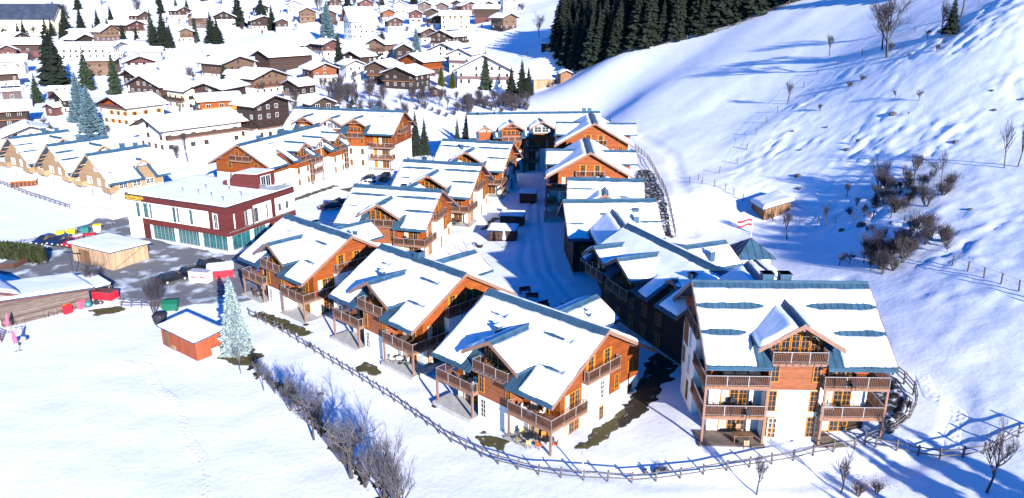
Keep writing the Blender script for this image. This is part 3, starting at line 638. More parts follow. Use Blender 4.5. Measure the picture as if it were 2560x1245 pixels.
apartment(-53.4, 180.2, 0, 1.21, 33.4, 8.4, 11.6, 6.9, 'long apartment house behind the red hotel, orange gable towards the car park',
          [(-1, -3.9, 2.9, 10.5, 8.3, 6.4, 2.0, hk), (-1, 3.2, 3.2, 10.6, 8.3, 6.8, 2.1, hw), (-1, 10.6, 2.9, 10.5, 8.3, 6.4, 2.0, hk), (-1, -9.5, 1.2, 9.4, 5.3, 5.0, .8, dict(glaze=0, zb=8.3))],
          [('wall', -15, -8), ('block', -6.6, -1.6), ('balc', -1.3, 3.2), ('wall', 3.4, 8.0), ('block', 8.2, 13.0), ('balc', 13.2, 15.4)], 4.9, 55,
          strips=[(1, 3, .6, -14, -4), (-1, 2.2, .3, -10, -6)], chim=[(-9, .3, 10.8, 12.4, .7), (6, -.8, 10.6, 12.4, .8), (1.5, 2.0, 10.2, 12.3, 1.0)], floors=(0.1, 2.7, 5.2))
apartment(5.3, 192.94, 1.01, .118, 33.4, 8.4, 13.8, 9.0, 'long apartment house closing the far end of the shaded lane, with two dormers',
          [(-1, -6.4, 3.3, 12.6, 8.2, 6.4, 2.3, dict(bal=8.0, zb=7.95, glaze=4, truss=True, gh=2.2)), (-1, 1.0, 3.2, 12.8, 8.2, 6.8, 2.1, dict(zb=9.6, glaze=2, wall='plaster_grey', fm='white_frame')), (-1, -12.6, 2.3, 11.5, 6.4, 6.1, 1.7, dict(glaze=0, zb=10.1, wall='timber_tan')),
           (1, 1.0, 3.2, 12.8, 8.4, 6.6, 2.2, dict(zb=9, glaze=2)), (1, 8.0, 3.2, 12.8, 8.4, 6.6, 2.2, dict(zb=9, glaze=2))],
          [('wall', -15.4, -10), ('block', -9, -4), ('balc', -3.6, .4), ('wall', .6, 5), ('wall', 8, 15)], 5.7, 59, strips=[(-1, 5.4, .3, -16, -11)], chim=[(-13.5, -1.2, 12.5, 14.2, .6), (-9.4, -1, 12.6, 14.2, .7), (13, 1, 12.6, 14.6, .8), (14.4, 1, 12.6, 14.6, .8)])

# tan timber chalets left of the hotel
def tan_chalet(x, y, z, yaw, label, L=14, W=7.9, hr=10.2, he=4.6, seed=0, dormer_kind='small', strips=()):
    t = thing('tan_chalet', label, 'chalet', (x, y, z), yaw, 'steep tan timber chalets'); R = RoofG(L, W, hr, he); h = L / 2; c = h - 1.4; w = W - .9
    MB().box(-c, c, -w, w, -1.2, 2.7).build('plaster_wall', 'plaster', t); gable_body(t, 'timber_wall', 'timber_tan', -c + .003, c - .003, -w + .003, w - .003, 2.7, R)
    D = [(-1, 2.2, 1.9, 8.3, 5.6, 4.9, 1.2, dict(glaze=1, wall='plaster_grey', fm='white_frame', T=.22))] if dormer_kind == 'small' else [(-1, 1.8, 3.6, 9.6, 7.4, 6.0, 2.6, dict(glaze=3, zb=5.2, wall='plaster_grey', fm='grey_frame'))]
    gable_roof(t, L, W, hr, he, D, seed, strips, barge='boards_raw', snowT=.28)
    for k in range(5): v = -w + .8 + k * (2 * w - 1.6) / 4; zz = R.z(v) - .75; MB().box(-h + .1, -c, v - .08, v + .08, zz, zz + .2).build('rafter', 'boards_raw', t)
    for v, wd in ((-4.6, 1.6), (-1.2, 1.0), (2.6, 1.8)):
        win(t, -c, v, .2, wd, 2.1, 'l', 2, 2, 'white_frame', cur=.4); win(t, -c, v, 3.2, wd, 1.6, 'l', 2, 2, 'white_frame', cur=.4)
    win(t, -c, -.6, 6.2, 1.2, 1.3, 'l', 2, 2, 'white_frame')
    for u in (-3.6, -.6, 2.4): win(t, u, -w, .3, 1.8, 2.0, 'f', 2, 2, 'white_frame', cur=.5); win(t, u, -w, 3.0, 1.8, 1.2, 'f', 2, 2, 'white_frame')
    for v0, v1 in ((-w - .6, -w + 2.6), (w - 3.6, w + .4)):
        o = MB().box(-h + .1, -c, v0, v1, 2.55, 2.7).build('balcony', 'timber_tan', t); p = MB(); p.box(-h + .1, -h + .16, v0, v1, 2.7, 3.7); p.box(-h + .16, -c, v0, v0 + .06, 2.7, 3.7); p.build('parapet', 'timber_tan', o)
    chimney(t, 1.5, .5, hr - .8, hr + 1.1, .8); chimney(t, 4.6, .6, hr - .8, hr + .8, .7)
    return t
tan_chalet(-86.4, 166.9, -.1, .967, 'steep tan chalet nearest the red hotel with a small triangular dormer', seed=61, strips=[(-1, 4.0, .16, -7, -4), (-1, 6.4, .18, -7, -1)])
tan_chalet(-100.3, 176.8, .1, .955, 'middle tan chalet of three with bands of bare roof and a wide shed dormer', seed=65, dormer_kind='wide', strips=[(-1, 3, .7, -7, -2), (-1, 5.4, .6, -7, -2)])
tan_chalet(-114.2, 185.2, .3, .98, 'leftmost tan chalet beside the small orange cabin', seed=69, dormer_kind='wide', strips=[(-1, 3, .5, -7, -2), (-1, 5.4, .5, -7, -2)])
# ---------------------------------------------------------------- the red hotel
def hotel():
    X0, Y0 = -70.2, 135.9; yaw = R_(-24.5); L, Dp, H = 24.0, 17.3, 7.9
    t = thing('hotel', 'dark red flat roofed hotel with a gold sign and a glazed pool hall', 'hotel', (X0, Y0, -.25), yaw)
    # plan: u 0..L along the front, v 0..Dp to the back
    MB().box(.0, 3.6, 0, Dp, -.6, H - 1.05).build('white_wall', 'plaster', t)
    f = MB(); f.box(-.05, L + .05, -.06, 0, H - 1.05, H); f.box(-.05, 0, 0, Dp, H - 1.05, H); f.box(L, L + .05, 0, Dp, H - 1.05, H); f.box(0, L, Dp, Dp + .05, H - 1.05, H); f.build('fascia', 'hotel_wood', t)
    MB().box(-.1, L + .1, -.11, Dp + .1, H, H + .08).build('roof_edge', 'dark_metal', t)
    MB().box(0.0, L, 0.0, Dp, H - .35, H - .02).build('roof', 'concrete', t)
    snow_sheet('roof_snow', t, (0, 0, H + .02), (1, 0, 0), (0, 1, 0), (0, 0, 1), L, Dp, lambda U, Q: np.minimum(np.minimum(U, L - U), np.minimum(Q, Dp - Q)) - .02, .22, .4, 3)
    # upper floor: white panels and red wood
    MB().box(3.6, L, 0.12, Dp, 3.3, H - 1.05).build('upper_wall', 'plaster', t)
    MB().box(3.6, L, 0.0, .12, 2.75, 3.75).build('wood_band', 'hotel_wood', t); MB().box(L - .12, L, .12, Dp, 2.75, 3.6).build('wood_band', 'hotel_wood', t)
    MB().box(L - 4.2, L, 0, .12, 3.75, H - 1.05).build('wood_panel', 'hotel_wood', t); MB().box(L, L + .06, 0.0, 6.2, 3.6, H - 1.05).build('wood_panel', 'hotel_wood', t); MB().box(L, L + .06, 10.9, 11.8, 3.6, H - 1.05).build('wood_panel', 'hotel_wood', t)
    MB().box(3.6, 5.2, 0, .12, -.5, 2.75).build('wood_panel', 'hotel_wood', t)
    MB().box(L - .5, L + .05, 10.6, Dp, -.5, 2.75).build('wood_panel', 'hotel_wood', t)
    for u, w in ((2.9, .8), (4.6, .9), (5.9, .5), (11.6, .7), (12.5, .5), (15.6, .7)): win(t, u, .12 if u > 3.6 else 0, 3.95, w, 2.7, 'f', 1, 3, 'grey_frame', 'glass_teal')
    for u, w in ((7.1, 1.25), (8.45, 1.25), (9.8, 1.25), (10.7, .5), (14.1, 2.0), (16.9, 1.3), (18.3, 1.3), (19.3, .6)):
        MB().box(u - w / 2, u + w / 2, .02, .12, 3.9, 6.75).build('shutter_panel', 'paint_white', t)
    win(t, L - 2.6, 0, 3.9, .9, 2.7, 'f', 1, 2, 'white_frame'); MB().box(L - 3.25, L - 3.05, -.05, 0, 3.8, 6.7).build('white_strip', 'paint_white', t)
    MB().box(L + .06, L + .11, 1.4, 1.65, 3.9, 6.5).build('white_strip', 'paint_white', t)
    for v, w in ((4.3, .7), (6.6, 1.5), (9.6, .5)): win(t, L + .06 if v < 6.2 else L, v, 3.75, w, 2.6, 'r', 2 if w > 1 else 1, 3, 'grey_frame', cur=.3)
    for v, w in ((5.2, .9), (7.9, .9), (8.9, .9)): MB().box(L + .0, L + .12, v - w / 2, v + w / 2, 3.7, 6.4).build('shutter_panel', 'paint_white', t)
    for v in (13.0, 15.0): win(t, L, v, 4.3, .7, 1.4, 'r', 1, 2, 'grey_frame')
    win(t, L + .05, 12.2, .1, 1.8, 2.3, 'r', 2, 2, 'white_frame')
    # ground floor: glazed pool hall
    MB().box(4.6, L - .6, 9.5, Dp, -.5, 3.3).build('inner_wall', 'plaster', t); MB().box(3.6, L, 0.4, Dp, -.6, .05).build('floor_slab', 'concrete', t)
    for u in (5.35, 11.5, 17.3, L - .25): MB().box(u - .28, u + .28, .02, .6, -.5, 2.75).build('pillar', 'plaster', t)
    for v in (5.6, 9.6): MB().box(L - .55, L - .02, v - .3, v + .3, -.5, 2.75).build('pillar', 'plaster', t)
    for u0, u1, n in ((5.65, 11.2, 6), (11.8, 17.0, 6), (17.6, L - .5, 4)):
        w = (u1 - u0) / n
        for i in range(n): win(t, u0 + w * (i + .5), .35, .06, w, 2.66, 'f', 1, 2, 'grey_frame', 'glass_teal', name='glazing')
    for v0, v1 in ((1.0, 5.2), (6.0, 9.2)): win(t, L - .3, (v0 + v1) / 2, .06, v1 - v0, 2.6, 'r', 2, 1, 'grey_frame', 'glass_teal', name='glazing')
    pl = MB().box(L - 6, L - 1.4, 1.6, 6.4, .06, .42).build('pool_edge', 'plaster', t); MB().box(L - 5.7, L - 1.7, 1.9, 6.1, .421, .43).build('pool_water', 'water_pool', pl)
    for u in (8.2, 14.0): MB().lathe([(.0, .1), (.35, .5), (.42, 1.3), (.2, 2.0), (.02, 2.3)], 7, (u, 1.6, 0)).build('indoor_plant', 'thuja', t)
    # penthouse, sloped to the left
    p = MB(); p.prism([(11.6, 12.2, H), (20.0, 12.2, H), (20.0, 12.2, H + 3.0), (14.6, 12.2, H + 2.7), (13.4, 12.2, H + 1.6), (11.6, 12.2, H + 1.0)], (0, 4.6, 0)); p.build('penthouse', 'hotel_wood', t)
    MB().prism([(14.6, 12.1, H + 2.72), (20.1, 12.1, H + 3.02), (20.1, 12.1, H + 3.15), (14.6, 12.1, H + 2.9)], (0, 4.8, 0)).build('penthouse_snow', 'snow_roof', t)
    win(t, 20.0, 14.4, H + .25, 2.6, 2.2, 'r', 2, 1, 'white_frame', 'glass'); win(t, 13.0, 12.2, H + .5, .5, 1.2, 'f', 1, 1, 'white_frame')
    railing(t, [(20.2, 12.6), (L - .3, 12.6), (L - .3, Dp - .2)], H + .1, wood='grey_frame')
    for u, v in ((9, 5), (11, 8.6), (12.6, 5.2), (15.8, 9.5), (16.6, 4.4), (20.4, 3.2), (20.8, 7.2)):
        o = MB().tube([(u, v, H), (u, v, H + 1.15)], .04, 6).build('roof_lamp', 'dark_metal', t); MB().lathe([(.12, 1.15), (.16, 1.2), (.05, 1.32)], 8, (u, v, H)).build('lamp_head', 'white_frame', o)
    for u in (5.4, 11.9, 17.6): MB().tube([(u, -.14, 0), (u, -.14, H - .2)], .05, 6).build('downpipe', 'dark_metal', t)
    for u in (.9, 1.9): MB().box(u, u + .04, -.02, 0, 0, H - 1.2).build('wall_joint', 'grey_frame', t)
    # the sign
    s = MB().box(.05, 5.0, -.12, -.062, H - .95, H - .06).build('sign_board', 'hotel_wood', t)
    cu = bpy.data.curves.new('sign_lettering', 'FONT'); cu.body = 'SCHÖNBLICK'; cu.size = .56; cu.extrude = .015; cu.offset = .014
    tmp = bpy.data.objects.new('tmp', cu); COL.objects.link(tmp); dg = bpy.context.evaluated_depsgraph_get(); dg.update()
    me = bpy.data.meshes.new_from_object(tmp.evaluated_get(dg)); bpy.data.objects.remove(tmp)
    me.materials.clear(); me.materials.append(MATS['gold']); k = 4.5 / max(v.co.x for v in me.vertices)
    for v in me.vertices: v.co = (v.co.x * k, v.co.y * 1.1, v.co.z)
    o = link('sign_lettering', me, s, (.25, -.14, H - .56)); o.rotation_euler = (math.pi / 2, 0, 0)
    g = MB(); random.seed(3); x = .3
    while x < 4.0: w = random.uniform(.1, .2); g.box(x, x + w, -.15, -.12, H - .86, H - .7); x += w + .06
    g.build('sign_underline', 'gold', s)
    return t
hotel()

# ---------------------------------------------------------------- village houses
def vwin_mesh(w, h, fm):
    m = MB(); b = .06
    m.box(-w / 2, w / 2, -.06, 0, 0, b, 0); m.box(-w / 2, w / 2, -.06, 0, h - b, h, 0); m.box(-w / 2, -w / 2 + b, -.06, 0, b, h - b, 0); m.box(w / 2 - b, w / 2, -.06, 0, b, h - b, 0); m.box(-.025, .025, -.06, 0, b, h - b, 0)
    m.box(-w / 2 + .05, w / 2 - .05, -.03, -.003, .05, h - .05, 1); return m.mesh('window', [fm, 'glass'], recalc=False)
def vwin(par, u, v, z, w, h, f, fm='white_frame', shut=None):
    me = cached(('vw', round(w, 1), round(h, 1), fm), lambda: vwin_mesh(round(w, 1), round(h, 1), fm)); a = FACE[f]
    o = link('window', me, par, (u + math.sin(a) * .004, v - math.cos(a) * .004, z), a)
    if shut:
        sm = cached(('vs', round(h, 1), shut), lambda: MB().box(-.5, 0, -.06, 0, 0, h).mesh('shutter', shut)); d = Vector((math.cos(a), math.sin(a), 0))
        for s in (-1, 1): link('shutter', sm, par, Vector((u, v, z)) + d * (s * (w / 2 + .03) + (.5 if s > 0 else 0)) + Vector((math.sin(a), -math.cos(a), 0)) * .004, a)
    return o
HN = 0; HOUSES = []
def house(x, y, yaw, L, W, hr, he, low, up, label, split=.5, bal='r', dark_roof=False, shut=None, z=None, kind='house', group='village houses', wins=True, snowT=.42, balm='balcony_wood', solar=None, chim=1, barge='timber_dark', over=1.8):
    global HN; HN += 1; z = zt(x, y) if z is None else z
    HOUSES.append((x, y, L)); t = thing(kind, label, 'house' if kind == 'house' else kind.replace('_', ' '), (x, y, z), yaw, group); W = max(W, 2.0); R = RoofG(L, W, hr, he); h = L / 2; o = min(over, W * .26); c = h - o; w = W - o * .9
    zs = he * split; far = math.hypot(x, y) > 430
    MB().box(-c, c, -w, w, -2.5, zs).build('wall', low, t); gable_body(t, 'upper_wall', up, -c + .004, c - .004, -w + .004, w - .004, zs, R, .2)
    mb = MB(); slab(mb, R, -1, -h, h, 0, W, .16); slab(mb, R, 1, -h, h, 0, W, .16); roof = mb.build('roof', 'roof_dark' if dark_roof else 'brown_frame', t)
    for e in (-1, 1):
        for sg in (-1, 1):
            x0, x1 = (h, h + .05) if e > 0 else (-h - .05, -h)
            MB().hexa([(x0, 0, hr - .4), (x1, 0, hr - .4), (x1, sg * W, he - .4), (x0, sg * W, he - .4)], [(x0, 0, hr + .02), (x1, 0, hr + .02), (x1, sg * W, he + .02), (x0, sg * W, he + .02)]).build('barge_board', barge, t)
    ca, sa = math.cos(R.a), math.sin(R.a)
    if not dark_roof:
        for sg in (-1, 1):
            snow_sheet('roof_snow', roof, (0, 0, hr), (1, 0, 0), (0, sg * ca, -sa), (0, sg * sa, ca), L, R.sl + .0, lambda U, Q: np.minimum(np.minimum(U + h + .05, h + .05 - U), np.minimum(Q + .6, R.sl + .02 - Q)), snowT, .9 if far else .6, HN * 3 + (sg > 0), u0=-h, edge=.7, rag=.12)
    if solar:
        for i in range(solar[2]):
            me = cached('solar', lambda: MB().box(-.95, .95, -.6, .6, 0, .08).mesh('solar_panel', 'solar')); q = link('solar_panel', me, roof, (solar[0] + i * 2.0, -solar[1] * ca, hr - solar[1] * sa + snowT + .12)); q.rotation_euler = (R.a, 0, 0)
    for k in range(chim): chimney(t, -c * .3 + k * 3.2, .6 + .3 * k, hr - .9, hr + 1.0, .7, 'plaster_grey', not far)
    if wins:
        cs, sn = math.cos(yaw), math.sin(yaw); tv = Vector((-x, -y)).normalized()
        faces = {'f': Vector((sn, -cs)), 'r': Vector((cs, sn)), 'l': Vector((-cs, -sn)), 'b': Vector((-sn, cs))}
        rnd = random.Random(HN); ww, wh = rnd.choice(((1.1, 1.3), (.9, 1.2), (1.4, 1.3), (1.0, 1.5))); lite = (P, CR, YL, GY, TT); frm = lambda s: 'brown_frame' if (low if s < zs else up) in lite else 'white_frame'
        stor = [zz for zz in (.9, 3.5, 6.1) if zz + wh + .35 < he]
        for f, nrm in faces.items():
            if nrm.dot(tv) < .12: continue
            if f in 'fb':
                n = max(1, int((2 * c - 1) / 3.0))
                for s in stor:
                    for i in range(n):
                      if rnd.random() > .28: vwin(t, -c + rnd.uniform(-.4, .4) + (i + .5) * 2 * c / n, -w if f == 'f' else w, s, ww, wh, f, frm(s), shut=shut if s < zs else None)
            else:
                n = max(1, int((2 * w - 1) / 2.7))
                for s in stor + [stor[-1] + 2.6 if stor else 1.0]:
                    for i in range(n):
                        v = -w + (i + .5) * 2 * w / n
                        if s + wh < R.z(abs(v) + ww / 2) - .45 and rnd.random() > .22: vwin(t, c if f == 'r' else -c, v, s, ww, wh, f, frm(s), shut=shut if s < zs else None)
            if bal and f in bal:
                zb = max(2.9, zs); 
                if f in 'fb': a0, a1, b0, b1 = (-c + .2, c - .2, -w - 1.2, -w) if f == 'f' else (-c + .2, c - .2, w, w + 1.2)
                else: a0, a1, b0, b1 = (c, c + 1.1, -w, w) if f == 'r' else (-c - 1.1, -c, -w, w)
                o_ = MB().box(a0, a1, b0, b1, zb - .18, zb).build('balcony', 'deck_wood', t)
                p = MB(); T = .06
                if f != 'b': p.box(a0, a1, b0, b0 + T, zb, zb + 1.0)
                if f != 'f': p.box(a0, a1, b1 - T, b1, zb, zb + 1.0)
                if f != 'r': p.box(a0, a0 + T, b0 + T, b1 - T, zb, zb + 1.0)
                if f != 'l': p.box(a1 - T, a1, b0 + T, b1 - T, zb, zb + 1.0)
                p.build('parapet', balm, o_)
    return t
P, CR, YL, GY = 'plaster', 'plaster_cream', 'plaster_yellow', 'plaster_grey'; TD, TB, TR, TO, TT, TP = 'timber_dark', 'timber_brown', 'timber_red', 'timber_brown', 'timber_hay', 'timber_mauve'
house(-120.0, 245.25, 1.04, 15.7, 8.3, 9.05, 6.07, CR, 'timber', 'cream guest house with orange gable timber and a red balcony beside two blue spruces', .95, 'l', balm='timber_red', shut='orange')
house(-131.1, 288.1, 1.14, 13.8, 9.4, 9.7, 5.84, TB, TB, 'weathered brown chalet with a wide gable just behind the cream guest house', .5, 'l', balm='boards_grey')
house(-112.8, 269.2, -.66, 13.5, 4.6, 8.3, 6.3, CR, CR, 'cream house with a brown balcony, right of the weathered brown chalet', .5, 'f', balm=TB)
house(-101.8, 272.5, 1.36, 19, 6.6, 8.5, 6.4, P, TB, 'low brown gabled house between the cream house and the tan gabled one', .5, 'l')
house(-96, 253.2, .6, 15, 4.8, 7.8, 5.8, CR, 'timber', 'house with bright orange eaves under a long snow roof, left of the dark brown chalet', .45, 'f', balm='orange')
house(-73.2, 227.8, -.61, 12.0, 7.6, 12.5, 9.9, GY, TD, 'tall dark brown chalet with a thin birch standing before its gable', .36, 'rf', balm=TD)
house(-90.75, 217.4, .89, 26.6, 8.5, 9.1, 6.2, P, P, 'long white guest house with a snow roof and small brown balconies, behind the tan chalets', .6, 'f', balm=TB, chim=2)
house(-97.4, 301.1, -.56, 16.6, 9.4, 9.26, 6.17, P, TT, 'tan gabled chalet with a very broad snow roof in the village centre', .45, 'r')
house(-124.9, 346.4, -.66, 19.6, 9.6, 9.2, 6.2, P, TT, 'tan timber chalet at the edge of the open snow field', .3, 'r')
house(-106.2, 367.8, .93, 27.5, 7.0, 8.6, 5.8, TB, TB, 'long brown barn with an unbroken snow roof along the snow field', .3, None, wins=False, chim=0, kind='barn')
house(-92.1, 394.5, -.91, 14.9, 5.6, 8.6, 6.2, P, TR, 'white chalet with two red timber balconies behind the long brown barn', .55, 'rf', balm=TR)
house(-80.1, 326.5, -.98, 16, 6.5, 8.7, 6.2, P, 'timber_pale', 'house with a salmon red gable and three dark windows', .45, 'r', balm=P)
house(-76.3, 280.2, 1.05, 10.6, 5.0, 8.1, 6.0, P, TD, 'small dark topped chalet with a white ground floor and grey balcony', .5, 'l', balm='boards_grey')
house(-193.7, 475.9, -1.28, 16, 4.6, 8.2, 6.2, P, TT, 'tan topped house on the upper road beside a clump of spruces', .5, 'r')
house(-196, 547.5, -1.3, 15, 8.4, 9.6, 5.66, P, TD, 'big dark gable with white balconies high in the village, left of a tall spruce', .55, 'r', balm=P)
house(-209, 539.5, .32, 11, 7.0, 9.1, 5.9, TP, TB, 'brown row house with flat snow roof left of the big dark gable', .5, 'f')
house(-168.8, 540, -1.02, 15.3, 9.6, 9.1, 6.0, P, TD, 'dark brown chalet half hidden by two spruces on the upper road', .5, 'r', balm=TD)
house(-151.5, 525.6, -1.21, 14.3, 4.9, 8.2, 6.1, P, TB, 'small brown and white gabled house at the end of the upper road', .5, None)
house(-142.1, 556.5, -1.26, 14.4, 7.1, 9.1, 5.95, TT, TT, 'pale tan gabled house standing alone above the snow field', .4, 'r', balm=TT)
house(-125.7, 546.7, -1.22, 14.6, 6.6, 9.0, 6.0, TB, TB, 'low dark barn right of the pale tan house above the field', .4, None, wins=False, kind='barn', chim=0)
house(-115.2, 566.7, -1.23, 14, 5.2, 8.4, 6.0, P, TR, 'reddish gabled house above the white manor', .4, 'r', balm=TR)
house(-62.6, 392.7, 1.15, 18.4, 6.0, 8.9, 6.0, P, TT, 'tan house behind the round dark pine', .45, 'l')
house(-52.1, 379.2, -1.4, 14.2, 5.2, 8.4, 5.6, TD, TD, 'small dark brown gabled chalet right of the round dark pine', .3, None)
house(-32.5, 409.8, 1.16, 20, 7.8, 9.3, 6.1, P, TB, 'chalet with a row of solar panels on its snowy roof below the meadow', .5, 'lf', balm=TD, solar=(-6, 2.2, 7))
house(-29, 369.1, 1.21, 17.5, 7.8, 9.2, 6, P, P, 'white and grey gabled house in front of the solar roofed chalet', .5, 'l', balm=GY)
house(-21.1, 350.8, 1.32, 17.5, 6.2, 9.2, 6.4, P, P, 'white house with bare blue metal roof patches behind the wide white chalet', .5, 'l', balm=TP, dark_roof=False, solar=(-7, 2.0, 6))
house(-10.7, 319.7, -1.67, 15.7, 12.4, 12.2, 6.0, P, P, 'wide white gabled chalet with a wooden balcony and conifers before it', .5, 'r', balm=TP)
house(-40, 346.5, .96, 15.8, 8.2, 9.2, 6, TR, 'timber', 'orange and brown chalet with a cross gable above the dark shingled house', .4, 'lf', balm='timber')
house(-43, 320, 1.18, 16.2, 8.8, 8.5, 5.4, TD, TD, 'low black brown house with a single broad white roof plane', .3, 'l', balm=TD)
house(-54.6, 333.9, 1.34, 18, 5.6, 8.7, 6.2, TD, TB, 'dark house with a small balcony left of the black brown one', .4, 'l')
house(-35, 490.3, .09, 20, 5.9, 10.7, 8, YL, YL, 'long pale yellow block house in the upper village', .6, None)
house(-15.9, 501.8, -.09, 17.4, 5.6, 9.5, 7.1, TR, TB, 'long red brown barn right of the pale yellow block', .3, None, wins=False, kind='barn', chim=0)
house(-5, 453.6, -1.0, 16, 5.8, 8.7, 6.2, TB, TT, 'brown hay barn with a tan gable at the right end of the upper village', .3, None, kind='barn', chim=0)
house(-86.2, 554, -1.24, 14, 5.5, 8.6, 6.2, P, 'timber_pale', 'white house with a salmon timber gable in the upper village', .5, None)
house(-81.7, 585.6, -1.45, 14, 5.6, 8.7, 6.1, P, P, 'plain white gabled house behind the salmon gabled one', .5, 'r', balm=P)
house(-64.2, 587.7, -1.43, 14, 6.1, 8.8, 6.0, TP, TP, 'greyish pink gabled house in the middle of the upper village', .5, None)
house(-64.1, 530, -1.38, 14.2, 5.2, 8.5, 6.0, P, TR, 'small white house with red shutters below the greyish pink one', .5, None, shut='tarp_red')
house(-53, 533.6, -1.5, 14.4, 5.8, 8.5, 6.2, TP, TB, 'brown house left of the pale yellow block', .5, None)
house(-50.5, 581.9, -1.56, 14, 5.2, 8.6, 6.1, P, TP, 'pink gabled house in the top row of the village', .4, None)
house(-32.3, 578.7, -1.18, 14.8, 7.6, 9.1, 6, TB, TR, 'red gabled house with blue panels on its roof in the top row', .4, None, solar=(-5, 2, 5))
house(-39.7, 625.9, 1.1, 14.2, 6.2, 8.7, 6.1, TB, TB, 'dark gabled house at the upper edge of the village', .4, None)
house(-100.4, 558.2, 1.48, 13.4, 5.4, 8.7, 6.1, TP, GY, 'house with a large window gable above the white manor', .3, None)
house(-250.3, 519.1, -.46, 20.5, 8.0, 9, 6.2, P, TR, 'long reddish brown chalet with dark balconies on the upper left road', .4, 'rf', balm=TB)
house(-247.4, 486.3, -.45, 10.5, 8, 9.7, 5.6, TP, TT, 'pinkish gabled house with paired windows beside a parked car', .4, 'r', balm=TT)
house(-165.1, 349.9, -1.11, 21.4, 7.6, 9.9, 7.1, P, TR, 'sports hall with four square windows under a pink gable', .95, None)
house(-257.4, 416.4, .3, 22, 6.6, 9.9, 6.9, TR, TB, 'long brown house under a wide snow roof at the left edge', .5, None)
house(-255, 400.2, -.99, 14, 4.9, 8.6, 6.2, TR, TR, 'purple brown gabled house in front of the long one at the left edge', .4, None)
house(-231.3, 365.9, .4, 13, 6.2, 8.7, 6, P, P, 'white house with a flat looking snow roof at the left edge', .6, None)
house(-179.4, 279.6, .53, 7.5, 3.8, 7.6, 6.1, TP, TP, 'pink walled house with three solar panels on its roof', .5, None, solar=(-2, 2.0, 3), chim=0)
house(-157.9, 242.6, .5, 14, 6.4, 8.0, 5.4, TD, TD, 'dark house with a terrace under a wide snow roof left of the blue spruces', .4, 'f', balm=TD)
house(-138.3, 219.7, 2.22, 14, 7.2, 6.8, 4.2, P, P, 'low white house with a broad shallow gable behind the tan chalets', .5, None)
house(-175.3, 300.3, .23, 6.5, 3.4, 4.6, 3.2, TO, TB, 'little brown garden hut below the tall dark spruce', .4, None, kind='hut', chim=0, group='huts')
house(-151.9, 259.1, 1.2, 7, 2.6, 3.8, 2.7, TR, TR, 'small dark red cabin with snow roof in the left gardens', .4, None, kind='hut', chim=0, group='huts')
house(-28.8, 296, 1.4, 5, 2.6, 3.6, 2.4, TR, TR, 'tiny red brown garden shed below the black brown house', .4, None, kind='hut', chim=0, group='huts')
house(-85.9, 448.6, .55, 17, 8, 17.0, 9.5, P, P, 'tall white manor with a very steep snow roof beside the frosty spruce', .6, None, chim=1)
house(-330, 530, .1, 62, 13, 20, 10.5, YL, YL, 'huge hall with a dark bare metal roof at the top left', .6, None, dark_roof=True, wins=False, chim=0)
house(-222, 413, .1, 36, 9, 8.2, 6.6, P, P, 'broad white flat roofed school building left of the sports hall', .6, None, chim=0)
house(-188, 362, .15, 15, 6, 7.2, 6.2, TT, TT, 'tan walled annexe with a snow roof left of the sports hall', .6, None, chim=0)
house(-262, 487, .05, 16, 5, 6.8, 6.0, P, P, 'low white bungalow with a flat snow roof on the upper left road', .6, None, chim=0)
house(-128, 352, .0, 20, 6, 6.5, 5.4, P, P, 'white annexe with dark windows right of the sports hall', .6, None, chim=0)
house(-103, 402, -.9, 9, 4, 6.5, 4.6, P, TD, 'small white house with a dark gable beside the dark tree', .6, None)
house(-70, 342, -1.0, 12, 5, 7.6, 5.6, P, P, 'white house with bluish roof between the salmon gable and the dark house', .6, None)
house(-111, 322, .1, 13, 4.5, 6.2, 5.0, P, P, 'white terrace house below the long brown barn', .6, None, chim=0)
house(-215, 545, -1.2, 12, 6, 8.5, 6, TP, TB, 'brown chalet at the left of the upper spruces', .5, 'r')
house(-232, 560, -.6, 13, 6, 8.5, 6, P, TB, 'white and brown house behind the long reddish chalet', .5, None)
house(-160, 590, -1.2, 13, 6, 8.5, 6, P, P, 'far white house under the upper slope', .5, None)
house(-20, 600, -1.2, 13, 6, 8.5, 6, P, TP, 'far pale house at the upper right of the village', .5, None)
house(-3, 560, -1.3, 12, 6, 12.5, 10, P, P, 'tall narrow white house at the upper right of the village', .5, None)
house(14.6, 345.5, -.1, 5.6, 3.4, 4.8, 3.0, TD, TD, 'black timber hay hut in the shadow of the forest', .4, None, kind='hut', chim=0, group='huts', wins=False)
house(12.2, 310, .05, 9.4, 3.0, 4.2, 3.3, 'boards_raw', 'boards_raw', 'long pale plank shed at the edge of the meadow', .4, None, kind='hut', chim=0, group='huts', wins=False)
house(20.2, 305.5, -1.3, 5.2, 2.9, 4.2, 3.0, 'boards_weathered', 'boards_weathered', 'small brown plank hut beside the long pale shed', .4, None, kind='hut', chim=0, group='huts', wins=False)
